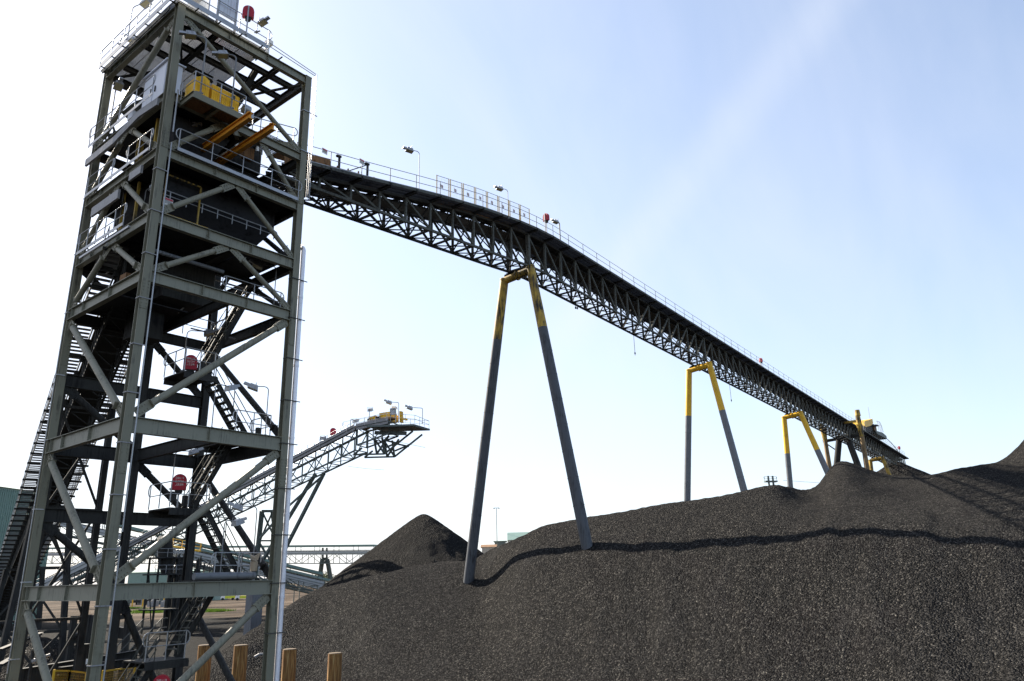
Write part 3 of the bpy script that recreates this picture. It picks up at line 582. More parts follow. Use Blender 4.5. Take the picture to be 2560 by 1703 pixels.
# inner raised walkway ramp at level two to the right
mb = MB(); mb.bar((2.9, -.35, 25.75), (5.3, 1.5, 27.35), .06, .32); mb.bar((5.3, 1.5, 27.35), (A-.1, .55, 27.1), .06, .3); mb.bar((5.3, 1.5, 27.35), (6.4, 3.1, 27.35), .06, .3)
for k in range(12): mb.bar((3.1+k*.2, -.1+k*.16, 25.95+k*.13), (3.5+k*.2, -.7+k*.16+1.1, 25.95+k*.13), .16, .03)
rw = mb.build('ramp_walkway', 'steel', tower)
mb = MB(); rail(mb, [(2.95, -.3, 25.95), (5.3, 1.5, 27.5), (A-.15, .6, 27.25)], h=.95, sp=1.0); rail(mb, [(3.5, 1.3, 26.0), (5.0, 2.6, 27.5), (6.4, 3.0, 27.5)], h=.95, sp=1.0); mb.build('guard_rail', 'galv', rw)
mb = MB(); grating(mb, 5.3, 6.6, .8, 2.2, 27.3, 'x', .1, .04); mb.build('grating_floor', 'galv', rw)
# orange lifting beams poking out of the front face
for x in (2.15, 3.25):
    mb = MB(); mb.ibeam((x, -3.05, 25.0), (x, 3.0, 25.0), .2, .32, tf=.035, tw=.025); mb.bar((x, -2.75, 25.17), (x, -2.75, 25.3), .12, .04); mb.bar((x, -2.0, 24.86), (x, -2.0, 24.8), .1, .06)
    mb.build('lifting_beam', 'orange', tower)
# downpipe and conduits
def clamp(mb, x, y, z, w): mb.bar((x-.21, y-.20, z), (x+w, y-.20, z), .03, .04); mb.bar((x-.21, y-.20, z), (x-.21, y+.1, z), .03, .04)
mb = MB(); mb.tube((A+.40, -.05, 0.2), (A+.40, -.05, 21.35), .115, 14); mb.path(arc_pts((A+.22, -.05, 21.35), (1, 0, 0), (0, 0, 1), .18, 0, 1.57, 5), .115, 12)
for z in np.arange(2.2, 20, 3.35): mb.tube((A+.40, -.05, z-.05), (A+.40, -.05, z+.05), .128, 14)
dp = mb.build('downpipe', 'galvpipe', tower); mb = MB()
for z in np.arange(2.2, 21.6, 1.95): clamp(mb, A, 0, z, .62)
mb.build('pipe_clamps', 'bolt', dp)
mb = MB()
for dx in (.36, .46, .54): mb.tube((A+dx, -.05, 24.2), (A+dx, -.05, LV[1]+.5-(.54-dx)*1.4), .018, 6)
mb.path([(A+.54, -.05, LV[1]+.5), (4.3, -.35, LV[1]+.5)], .02, 6); mb.path([(A+.46, -.05, LV[1]+.38), (4.3, -.35, LV[1]+.3)], .02, 6); mb.path([(A+.54, -.05, 24.2), (A+.3, -.05, 24.0)], .018, 6)
for z in (28.9, 26.6): clamp(mb, A, 0, z, .6)
mb.build('conduit', 'galv', tower)
mb = MB(); mb.tube((.27, -.2, 24.5), (.27, -.2, 26.6), .04, 8); mb.tube((.27, -.2, 8.0), (.27, -.2, 24.0), .032, 8); mb.tube((.27, -.2, 1.2), (.27, -.2, 7.5), .032, 8)
cd = mb.build('conduit', 'galv', tower); mb = MB()
for z in np.arange(1.7, 24, 1.9): clamp(mb, 0, 0, z, .29)
mb.build('pipe_clamps', 'tray', cd)
mb = MB()
for z in np.arange(3.5, 28, 2.9): clamp(mb, 0, B, z, .1)
mb.tube((-.27, B-.2, 3), (-.27, B-.2, 27), .02, 6); mb.build('conduit', 'galv', tower)
# pipe lying along the bottom front beam, and a sprinkler pipe below level four
mb = MB(); mb.tube((3.45, .35, LV[7]+.2), (6.1, .35, LV[7]+.2), .14, 14); mb.build('pipe', 'leggrey', tower)
mb = MB(); mb.tube((.3, 1.0, 19.5), (3.8, 1.0, 19.5), .09, 10); mb.build('pipe', 'leggrey', tower)
# small gear clutter on the floors: junction boxes, valves, cable loops
mb = MB()
for (x, y, z, s) in ((4.2, .6, LV[1]+.3, .35), (3.2, 6.3, LV[2]+.5, .5), (6.0, 3.0, 27.9, .3), (5.6, 2.2, 27.9, .28), (.3, 6.3, LV[2]+.5, .35), (.25, 5.7, LV[2]+.4, .3), (4.4, 3.2, 15.6, .3), (3.5, 2.8, 9.7, .3), (4.4, 3.3, 9.6, .35), (6.3, 1.2, 12.6, .25), (4.9, 1.2, 6.75, .3), (4.8, 5.9, 19.0, .45), (5.1, 6.2, 19.3, .3)):
    mb = MB(); mb.box((x, y, z), (s, s*.6, s*1.3), rz=random.uniform(0, 1)); mb.tube((x, y, z-s*1.2), (x, y, z), .03, 6); mb.build('junction_box', 'inner', tower)
gr = random.Random(11)
for k in range(46):
    zf = gr.choice([LV[2], LV[3], LV[4], LV[4], LV[5], LV[2]]); x, y = gr.uniform(.5, 6.3), gr.uniform(1.0, 6.5); mb = MB(); kind = gr.random()
    if kind < .45: q = gr.choice([(1, 0), (0, 1)]); L = gr.uniform(1, 3.5); zz = zf-gr.uniform(.4, .8) if gr.random() < .6 else zf+gr.uniform(.8, 2.0); mb.tube((x, y, zz), (min(6.6, x+q[0]*L), min(6.9, y+q[1]*L), zz), gr.uniform(.025, .07), 6); nm = 'pipe_run'
    elif kind < .75: mb.box((x, y, zf+.45), (gr.uniform(.25, .7), gr.uniform(.25, .6), gr.uniform(.4, 1.0))); nm = 'equipment_box'
    else: mb.bar((x, y, zf), (x+gr.uniform(-1, 1), y, zf+gr.uniform(1.2, 2.2)), .08, .08, (1, 0, 0)); nm = 'stay_bar'
    mb.build(nm, gr.choice(['inner', 'truss', 'truss', 'tray', 'rust']), tower)
mb = MB(); mb.tube((4.4, .0, LV[1]+.1), (4.4, .0, LV[1]+.7), .12, 10); mb.box((4.5, .05, LV[1]+.8), (.3, .3, .25)); mb.tube((6.05, 2.9, 27.5), (6.05, 2.9, 27.9), .09, 8); mb.tube((5.1, 3.3, 27.5), (5.1, 3.3, 28.0), .09, 8)
mb.build('valve', 'white', tower)

# ------------------------------------------------------------------ signs fixed on things
def sign(loc, ex, ez, w, h, label, lines=4, group=None, post=None):
    ex = Vector(ex).normalized(); ez = Vector(ez).normalized(); n = ex.cross(ez); c = Vector(loc)
    t = thing('warning_sign', label, 'sign', c, group)
    mb = MB(); mb.bar(c-ex*w/2, c+ex*w/2, .015, h, ez); p = mb.build('sign_plate', 'white', t)
    mb = MB(); mb.bar(c-ex*w*.47+ez*h*.33+n*.012, c+ex*w*.47+ez*h*.33+n*.012, .006, h*.24, ez); mb.build('sign_band', 'signred', p)
    mb = MB()
    for k in range(lines):
        zz = h*(.12-.16*k); L = w*(.40-.05*(k % 2)); mb.bar(c-ex*L+ez*zz+n*.012, c+ex*L+ez*zz+n*.012, .006, h*.05, ez)
    mb.build('sign_writing', 'signtext', p)
    return t
sign(AY(420, 505, .88), (1, 0, 0), (0, 0, 1), .42, .34, 'white sign with red band in the dark bay behind the front column', 3)

# ================================================================== HIGH CONVEYOR
SL = 0.0618; TH = math.atan(SL)
def ny(x): return 2.42+(x-8.61)*SL
DZ = [(6.9, 26.95), (12.25, 28.2), (18.3, 29.70), (23.7, 30.85), (29.1, 31.72), (33, 32.0), (230, 32.0)]
def dz(x): return float(np.interp(x, [p[0] for p in DZ], [p[1] for p in DZ]))
def bz(x): return 26.5+.1107*(x-8.6) if x < 30.1 else 28.9+min(.15, (x-30.1)*.1)
def CP(x, q, z): return Vector((x-q*math.sin(TH), ny(x)+q*math.cos(TH), z))
W2 = 1.9
conv = thing('overhead_conveyor', 'very long dark truss conveyor gallery running from the tower over the coal ridge', 'conveyor', (30.1, ny(30.1)+.9, 28.8))
XE = 200.0
panels = list(np.linspace(7.4, 30.1, 11))+list(30.1+2.37*np.arange(1, int((XE-30.1)/2.37)+1))
SUP = [30.1, 66.4, 103.2, 137.5, 166.5]
# chords in long runs
def run(mb, q, zf, w, h, xs_): 
    for a, b in zip(xs_[:-1], xs_[1:]): mb.bar(CP(a, q, zf(a)), CP(b, q, zf(b)), w, h)
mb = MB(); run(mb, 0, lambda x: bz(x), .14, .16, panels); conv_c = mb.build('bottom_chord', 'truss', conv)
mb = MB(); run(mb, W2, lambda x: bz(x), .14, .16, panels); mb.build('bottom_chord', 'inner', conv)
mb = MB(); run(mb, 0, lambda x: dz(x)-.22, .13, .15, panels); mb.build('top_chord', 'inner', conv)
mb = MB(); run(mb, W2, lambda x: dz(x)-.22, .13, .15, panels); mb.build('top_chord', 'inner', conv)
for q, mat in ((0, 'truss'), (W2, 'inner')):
    mb = MB()
    for i, x in enumerate(panels):
        s_ = .14 if not any(abs(x-s) < 1.0 for s in SUP) else .26
        mb.bar(CP(x, q, bz(x)), CP(x, q, dz(x)-.25), s_, s_, (1, 0, 0))
        if i+1 < len(panels):
            x2 = panels[i+1]; 
            k = max([j for j, s in enumerate([7.4]+SUP) if s <= x+.1]); a = ([7.4]+SUP)[k]; e = (SUP+[XE])[k]
            down = (x+x2)/2 < (a+e)/2 if k else True
            if down: mb.bar(CP(x, q, dz(x)-.3), CP(x2, q, bz(x2)+.08), .11, .13, (1, 0, 0))
            else: mb.bar(CP(x, q, bz(x)+.08), CP(x2, q, dz(x2)-.3), .11, .13, (1, 0, 0))
            if q or x > 11: 
                xm = (x+x2)/2; mb.bar(CP(x2 if down else x, q+.05, bz(xm)+.1), CP(xm, q+.05, (dz(xm)+bz(xm))/2), .05, .05, (1, 0, 0))
    mb.build('side_lattice', mat, conv)
mb = MB()
for i, x in enumerate(panels):
    mb.bar(CP(x, .05, bz(x)), CP(x, W2-.05, bz(x)), .12, .12)
    if i+1 < len(panels):
        x2 = panels[i+1]; xm = (x+x2)/2
        mb.bar(CP(x, .05, bz(x)-.03), CP(x2, W2-.05, bz(x2)-.03), .07, .06); mb.bar(CP(x, W2-.05, bz(x)-.01), CP(x2, .05, bz(x2)-.01), .07, .06)
        mb.bar(CP(xm, .05, bz(xm)), CP(xm, W2-.05, bz(xm)), .06, .06)
mb.build('floor_bracing', 'inner', conv)
for i, x in enumerate(panels):       # cross frames under the deck
    mb = MB(); mb.bar(CP(x, 0, dz(x)-.3), CP(x, W2, bz(x)+.1), .07, .07); mb.bar(CP(x, W2, dz(x)-.3), CP(x, 0, bz(x)+.1), .07, .07); mb.build('cross_frame', 'inner', conv)
for x in panels:
    mb = MB(); mb.ibeam(CP(x, -.98, dz(x)-.12), CP(x, W2+.98, dz(x)-.12), .12, .2); mb.build('cantilever_beam', 'inner', conv)
# walkways either side: grating near the tower, plate beyond
for q0, q1 in ((-.87, .05), (W2-.05, W2+.87)):
    mb = MB()
    x = panels[0]
    while x < XE-.1:
        mb.bar(CP(x, q0, dz(x)+.02), CP(x, q1, dz(x)+.02), .022, .06); x += .12 if x < 120 else .24
    for qq in (q0+.02, (q0+q1)/2, q1-.02): run(mb, qq, lambda x: dz(x)+.0, .02, .08, panels)
    mb.build('walkway_floor', 'plate', conv)
for q in (-.9, W2+.9): mb = MB(); run(mb, q, lambda x: dz(x)+.0, .05, .18, panels); mb.build('walkway_edge', 'truss', conv)
mb = MB()
for q in (-.9,):
    for a, b in zip(panels[:8], panels[1:9]): mb.bar(CP(a, q+.06, dz(a)+.12), CP(b, q+.06, dz(b)+.12), .02, .1)
mb.build('toe_plate', 'galv', conv)
mb = MB()
for q in (-.87, W2+.87):
    px = [x for x in panels if x < 196]
    for a, b in zip(px[:-1], px[1:]):
        for h in (1.05, .55): mb.tube(CP(a, q, dz(a)+h), CP(b, q, dz(b)+h), .02, 5)
    for a in px: mb.tube(CP(a, q, dz(a)), CP(a, q, dz(a)+1.05), .026, 5)
mb.build('guard_rail', 'polegrey', conv)
# belt, idlers, stringers
mb = MB()
for q in (.28, 1.62): mb = MB(); run(mb, q, lambda x: dz(x)+.12, .08, .22, panels); mb.build('belt_stringer', 'inner', conv)
mb = MB()
px = list(np.linspace(7.4, 30.1, 12))+list(np.arange(36, XE, 9.0))
for a, b in zip(px[:-1], px[1:]):
    h0, h1 = dz(a)+.42, dz(b)+.42
    mb.bar(CP(a, .95, h0-.12), CP(b, .95, h1-.12), .5, .03); mb.bar(CP(a, .52, h0), CP(b, .52, h1), .48, .03, (0, -.5, 1)); mb.bar(CP(a, 1.38, h0), CP(b, 1.38, h1), .48, .03, (0, .5, 1))
    mb.bar(CP(a, .95, dz(a)-.5), CP(b, .95, dz(b)-.5), 1.1, .03)
mb.build('belt', 'rubber', conv)
mb = MB()
x = 8.0
while x < XE:
    for s in (.28, 1.62): mb.bar(CP(x, s, dz(x)+.2), CP(x, s, dz(x)+.62), .06, .06, (1, 0, 0))
    mb.tube(CP(x, .3, dz(x)+.45), CP(x, .7, dz(x)+.25), .06, 6); mb.tube(CP(x, 1.2, dz(x)+.25), CP(x, 1.6, dz(x)+.45), .06, 6); x += 1.2
mb.build('idlers', 'truss', conv)
# brown skirt boards by the tower and along the bend
mb = MB(); mb.bar(CP(7.4, .2, dz(7.4)+.7), CP(10.6, .2, dz(10.6)+.7), .06, .95); mb.bar(CP(10.6, .2, dz(10.6)+.55), CP(13.2, .2, dz(13.2)+.5), .06, .45)
mb.bar(CP(7.4, .95, dz(7.4)+1.15), CP(10.0, .95, dz(10.0)+1.1), 1.3, .05)
for x in np.arange(7.8, 13.2, .8): mb.bar(CP(x, .13, dz(x)+.2), CP(x, .13, dz(x)+.85), .08, .06, (1, 0, 0))
mb.bar(CP(18.3, .15, dz(18.3)+.3), CP(29.5, .15, dz(29.5)+.3), .05, .34)
mb.build('skirt_board', 'rust', conv)
mb = MB()
for x in (10.75, 12.9): mb.bar(CP(x, -.3, dz(x)), CP(x, -.3, dz(x)+1.25), .1, .1, (1, 0, 0)); mb.bar(CP(x-.2, -.3, dz(x)+1.2), CP(x+.1, -.3, dz(x)+1.25), .14, .12)
mb.bar(CP(11.6, -.2, dz(11.6)+.55), CP(12.9, -.3, dz(12.9)+1.2), .07, .05)
mb.build('switch_post', 'inner', conv)
mb = MB(); mb.tube(CP(13.6, -.1, dz(13.6)+.15), CP(13.6, -.1, dz(13.6)+.55), .1, 10); mb.build('emergency_stop', 'orange', conv)
# junk hanging under the chords
mb = MB()
for x, q, L in ((51.5, 1.9, 2.2), (78.5, 1.9, 2.4), (40.2, 1.9, .35), (40.5, 1.9, .3)): mb.tube(CP(x, q, bz(x)), CP(x, q, bz(x)-L), .025, 5); mb.box(CP(x, q, bz(x)-L*.9), (.1, .1, .18))
for x, z0 in ((32.3, 31.7), (34.7, 31.8), (70, 31.8), (95, 31.8), (113, 31.8)): mb.tube(CP(x, -.25, z0), CP(x, -.25, 29.1), .03, 6)
mb.build('hanging_cable', 'inner', conv)

# mesh guard panels with yellow posts along the near walkway
X0 = 18.9; gp = None
for k in range(8):
    x0 = X0+k*1.38; x1 = x0+1.28
    p = lambda x, h: CP(x, -.42, dz(x)+h)
    t = thing('mesh_guard', 'pale mesh guard with two yellow posts on the conveyor bend, number %s from the tower' % ('one', 'two', 'three', 'four', 'five', 'six', 'seven', 'eight')[k], 'guard panel', p(x0, 0), 'mesh guards along the conveyor bend')
    mb = MB()
    for x in (x0+.03, x1-.03): mb.bar(p(x, .12), p(x, 1.75), .045, .04, (1, 0, 0))
    mb.bar(p(x0, .2), p(x1, .2), .03, .05); mb.build('post', 'yellow', t)
    mb = MB(); mb.bar(p(x0, 1.72), p(x1, 1.72), .025, .03)
    for j in range(1, 9): h = .25+j*.16; mb.bar(p(x0, h), p(x1, h), .003, .003)
    for j in range(1, 8): xx = x0+(x1-x0)*j/8; mb.bar(p(xx, .25), p(xx, 1.7), .004, .004, (1, 0, 0))
    mb.build('wire_mesh', 'galv', t)
    c = p((x0+x1)/2-.1, 1.0); mb = MB(); mb.bar(c-V(.13, .01, 0), c+V(.13, .01, 0), .012, .24); sp = mb.build('sign_plate', 'white', t)
    mb = MB(); n = V(.01, -.012, 0); mb.bar(c-V(.11, .01, -.07)+n, c+V(.11, .01, .07)+n, .005, .06)
    for j in range(2): mb.bar(c-V(.09, 0, .02+.05*j)+n, c+V(.09, 0, -.02-.05*j)+n, .005, .02)
    mb.build('sign_writing', 'signpale', sp)
for x, k in ((9.2, 'over the brown skirt board'), (11.9, 'past the first switch post')):
    sign(CP(x, -.9, dz(x)+.95), (1, SL, 0), (0, 0, 1), .36, .3, 'small white and red notice wired to the rail '+k, 3, 'notices on the conveyor rail')

# ------------------------------------------------------------------ tubular A-frame supports
def bent(xs_, ztop, foot_l, foot_r, zcol, mats, label, r=.37, rt=.33):
    base = CP(xs_, .95, 0); t = thing('trestle_leg_frame', label, 'conveyor support', (xs_, base.y, min(foot_l[2], foot_r[2])), 'tubular trestles under the high conveyor')
    ql, qr = W2+.45, -.15
    topL = CP(xs_, ql, ztop-.35); topR = CP(xs_, qr, ztop+.05); up, lo = mats
    for top, foot in ((topL, foot_l), (topR, foot_r)):
        foot = Vector(foot); d = (foot-top); f = (zcol-top.z)/(d.z)
        c = top+d*f
        mb = MB(); mb.tube(top, c, rt, 24, r*.98); l = mb.build('leg', up, t)
        mb = MB(); mb.tube(c, foot+d.normalized()*1.6, r*.985, 24, r*1.05, cap=False)
        if xs_ < 110:
            L = (foot-c).length; n = int(L/1.9)
            for k in range(1, n): a = c+d.normalized()*(k*1.9); mb.tube(a-d.normalized()*.02, a+d.normalized()*.02, r*(.985+.065*k/n)+.012, 24)
        mb.build('leg_sleeve', lo, l)
        mb = MB(); mb.tube(top-d.normalized()*.02, top-d.normalized()*.14, rt*1.08, 20); mb.tube(top+V(-.35, 0, 0), top+V(.35, 0, 0), .09, 10); mb.build('cap_flange', up, l)
    mb = MB(); a = topL+V(0, 0, -.02); b = topR+V(0, 0, -.15); mb.tube(a, b, rt*.92, 20); m_ = a+(b-a)*.5
    dd = (b-a).normalized(); mb.tube(m_-dd*.07, m_+dd*.07, rt*1.2, 20); mb.build('cross_head', up, t)
    mb = MB()
    mb.ibeam(CP(xs_, -.1, ztop-.0), CP(xs_, W2+.2, ztop-.0), .26, .3); mb.box(CP(xs_, W2+.1, ztop-.2), (.4, .4, .5), TH); mb.box(CP(xs_, 0.1, ztop-.02), (.35, .35, .42), TH)
    mb.build('bearing_beam', 'inner', t)
    return t
bent(30.1, 28.62, (30.1, 10.28, 5.9), (30.1, -.33, 7.3), 23.6, ('yellowdirty', 'legsoot'), 'nearest twin-leg trestle, sooty yellow above and dark grey below, standing in the coal')
fl = AX(1714, 1250, 66.4); fr = AX(1870, 1225, 66.4)
bent(66.4, 28.75, (66.4, fl.y+.75, 6), (66.4, fr.y-.55, 8), 23.15, ('yellow', 'leggrey'), 'second trestle with clean bright yellow tops and mid grey legs behind the coal crest')
bent(103.2, 28.8, (103.2, 11.6, 9), (103.2, 3.3, 12), 22.9, ('yellow', 'leggrey'), 'third trestle, small yellow and grey, right of the twin vent stacks', r=.42, rt=.38)
bent(166.5, 28.8, (166.5, 15.2, 15), (166.5, 9.2, 15), 14.0, ('yellowdirty', 'leggrey'), 'farthest short dull yellow trestle just past the coal peak', r=.42, rt=.4)
# black inner trestle with brown outer gantry legs
t = thing('gantry_trestle', 'brown and black four-legged gantry trestle straddling the conveyor at the coal peak', 'conveyor support', (137.5, 12, 15))
def pt(u, v, x=137.5): return AX(u, v, x)
mb = MB(); mb.tube(pt(2098, 1095), pt(2090, 1185), .55, 16, .6); mb.build('leg', 'inner', t)
mb = MB(); mb.tube(pt(2118, 1092), pt(2147, 1170), .55, 16, .6); mb.build('leg', 'inner', t)
mb = MB(); mb.tube(pt(2092, 1097), pt(2124, 1090), .5, 14); mb.bar(pt(2058, 1104), pt(2155, 1087), .5, .5); mb.bar(pt(2070, 1112), pt(2089, 1125), .2, .2); mb.build('cross_head', 'inner', t)
for (a, b, c, d) in (((2050, 1062), (2059, 1078), (2063, 1102), (2078, 1195)), ((2144, 1040), (2148, 1062), (2155, 1092), (2169, 1180))):
    mb = MB(); mb.tube(pt(*a, 134), pt(*b, 134), .42, 14, .5); mb.tube(pt(*b, 134), pt(*c, 134), .56, 14, .38); l = mb.build('outer_leg', 'yellowdirty', t)
    mb = MB(); mb.tube(pt(*c, 134), pt(*d, 134), .38, 14, .46); mb.build('leg_lower', 'legbrown', l)
mb = MB(); a = pt(2145, 1040, 134); mb.tube(a, a+V(0, 0, 1.1), .5, 12, .42); mb.bar(pt(2110, 1057, 134), pt(2148, 1052, 134), .4, .4); mb.build('gantry_head', 'yellowdirty', t)
# travelling tripper on the far end
t = thing('tripper_machine', 'yellow travelling tripper machine with platforms and an arched boom on the far conveyor end', 'tripper', CP(172, .9, 32))
def tq(u, v, q=-.6):                      # point on the vertical plane of the conveyor side
    d = _ray(u, v); k = q/math.cos(TH); s_ = (ny(0)+k+CAM[0]*SL-CAM[1])/(d[1]-SL*d[0]); return Vector(CAM+d*s_)
def slab(mb, pix, q=-.6, th=2.6):
    pts = [tq(u, v, q) for u, v in pix]; mb.prism(pts, V(-math.sin(TH)*th, math.cos(TH)*th, 0))
mb = MB(); slab(mb, [(2162, 1052), (2172, 1050), (2181, 1047), (2183, 1058), (2178, 1064), (2166, 1068), (2161, 1066)]); mb.build('machine_body', 'yellow', t)
mb = MB(); slab(mb, [(2184, 1063), (2190, 1064), (2194, 1086), (2187, 1088)], -.5, .8); mb.build('leg', 'rust', t)
mb = MB(); slab(mb, [(2156, 1064), (2184, 1060), (2190, 1066), (2190, 1086), (2160, 1078)], -.3, 1.6); mb.build('chute', 'inner', t)
mb = MB(); slab(mb, [(2188, 1076), (2207, 1082), (2216, 1090), (2218, 1098), (2193, 1085)], -1.0, 2.6); mb.build('boom', 'farsteel', t)
mb = MB(); slab(mb, [(2191, 1061), (2198, 1064), (2197, 1066), (2190, 1065)], -1.2, 2.2); mb.build('platform', 'inner', t)
mb = MB(); pp = [tq(u, v) for u, v in ((2218, 1098), (2228, 1107), (2237, 1118), (2246, 1130))]; mb.path(pp, .09, 6)
mb.tube(tq(2175, 1048), tq(2170, 1018), .04, 5)
for u, v in ((2152, 1048), (2156, 1050), (2160, 1053), (2193, 1052), (2197, 1055), (2201, 1060)): a = tq(u, v); mb.tube(a, a+V(0, 0, -2.2), .05, 5)
mb.path([tq(u, v, -1.4) for u, v in ((2190, 1053), (2199, 1055), (2204, 1066), (2208, 1080))], .045, 5); mb.build('mast_and_rails', 'galv', t)

# ================================================================== FLOODLIGHTS
HEADS = {}
def flood(base, h, arm, label, head=1.0, group='floodlights on gooseneck poles', bracket=True, tilt=.35, r=.022):
    """pole rising from base; arm = (dx, dy) reach of the bent top; head hangs at its end"""
    base = Vector(base); t = thing('floodlight', label, 'floodlight', base, group)
    arm = Vector((arm[0], arm[1], 0)); e = arm.normalized(); top = base+V(0, 0, h); L = arm.length
    mb = MB(); pts = [base, top-V(0, 0, .18)]+[top-V(0, 0, .18)+e*.18*(1-math.cos(a))+V(0, 0, .18*math.sin(a)) for a in (.5, 1.0, 1.57)]+[top+e*L*.75]
    mb.path(pts, r*head**.5, 7)
    if bracket: mb.bar(base-e*.12, base+e*.2, .05, .05); mb.box(base, (.09, .09, .12))
    mb.build('pole', 'polegrey', t)
    s = head; c = top+e*L+V(0, 0, -.03); side = Vector((-e.y, e.x, 0)); dn = (V(0, 0, -1)+e*tilt).normalized(); fw = side.cross(dn)
    def q(a, b, k): return c+fw*a*s+side*b*s+dn*k*s
    mb = MB(); mb.hexa([q(-.24, -.19, .12), q(.24, -.19, .12), q(.24, .19, .12), q(-.24, .19, .12), q(-.17, -.13, -.1), q(.17, -.13, -.1), q(.17, .13, -.1), q(-.17, .13, -.1)])
    mb.hexa([q(-.46, -.09, .04), q(-.2, -.09, .04), q(-.2, .09, .04), q(-.46, .09, .04), q(-.44, -.07, -.08), q(-.2, -.07, -.08), q(-.2, .07, -.08), q(-.44, .07, -.08)])
    mb.path([q(.1, .21, .05), q(.05, .21, -.18), q(.05, -.21, -.18), q(.1, -.21, .05)], .012*s, 5)
    hd = mb.build('lamp_head', 'galv', t)
    mb = MB(); mb.hexa([q(-.2, -.16, .135), q(.2, -.16, .135), q(.2, .16, .135), q(-.2, .16, .135), q(-.2, -.16, .122), q(.2, -.16, .122), q(.2, .16, .122), q(-.2, .16, .122)]); mb.build('lens', 'lens', hd)
    return t
def flood_px(u0, v0, u1, v1, fn, reach, label, **k):
    """foot at pixel (u0,v0) on the surface given by fn, height from the top pixel"""
    b = fn(u0, v0); d = _ray(u1, v1); kxy = (b.x-CAM[0])/d[0]; z = CAM[2]+d[2]*kxy
    return flood(b, z-b.z, reach, label, **k)
# lamps on the tower
flood((-.45, 4.2, 31.2), 1.85, (.25, -.8), 'floodlight on the tall bent pole at the top left corner of the tower roof')
flood((-.35, 5.3, 31.5), .75, (.6, .1), 'short floodlight low on the roof rail at the left of the tower', tilt=.1)
flood((3.55, -.38, 31.6), .55, (.1, -.28), 'floodlight clipped to the roof rail right of the red hose cover', head=.9)
flood((4.15, 4.4, 15.6), 2.0, (.78, -.5), 'floodlight on a gooseneck over the upper red hose cover on the stairs')
flood((3.93, .95, 12.4), 1.95, (.75, .1), 'floodlight at the foot of the stair flight in the middle bay of the tower')
flood((6.5, .95, 12.4), 2.25, (-.55, .35), 'floodlight on the gooseneck at the right corner of the middle bay')
flood((4.22, 4.4, 10.2), 1.7, (.62, -.4), 'floodlight on a gooseneck over the lower red hose cover')
flood((6.22, .6, 18.3), 2.1, (-.75, .35), 'dark floodlight hanging under the level four beam near the right column')
flood((.77, -1.2, 26.25), 2.8, (-.62, .25), 'floodlight on the left pole of the yellow drive guard platform', r=.035, tilt=-.2)
flood((2.22, -1.2, 26.25), 2.75, (-.5, .3), 'floodlight on the right pole of the yellow drive guard platform', r=.035, tilt=-.2)
flood((-.42, 4.8, 26.5), 2.1, (-.1, -.55), 'floodlight leaning out over the level two left walkway', r=.03)
flood((.5, 2.2, 22.2), .6, (.25, -.3), 'pale tubular floodlight tucked under level three behind the front column', bracket=False)
flood((1.1, 1.0, 25.6), .3, (.4, -.2), 'floodlight below the yellow drive platform beside the front column', bracket=False)
b = AX(643, 1430, 6.3); flood((6.4, 1.0, 6.4), 2.9, (-.7, .35), 'floodlight with caged lamp on a pole at the lowest stair landing', group='floodlights on gooseneck poles')
flood((4.9, .95, 6.35), 2.3, (.65, .1), 'bright floodlight head beside the bottom stair flight')
# lamps on the conveyor
flood(CP(16.7, -.9, 29.35), 2.7, (-.62, .25), 'floodlight on the pole nearest the tower along the high conveyor', tilt=.1)
flood(CP(26.3, -.9, 31.2), 2.3, (-.62, .25), 'floodlight above the mesh guards on the conveyor bend', tilt=.1)
flood(CP(33.4, -.95, 31.95), 1.65, (-.38, .1), 'floodlight on the square post just right of the red cover on the conveyor', r=.05, tilt=.1)
for k, (x, lb) in enumerate(((76, 'before the far red hose cover'), (98, 'halfway along the far walkway'), (128, 'near the gantry trestle'), (178, 'above the far end of the walkway'))):
    flood(CP(x, W2+.9, 32), 2.6, (-.5, .2), 'tiny far floodlight pole on the conveyor '+lb, r=.035)

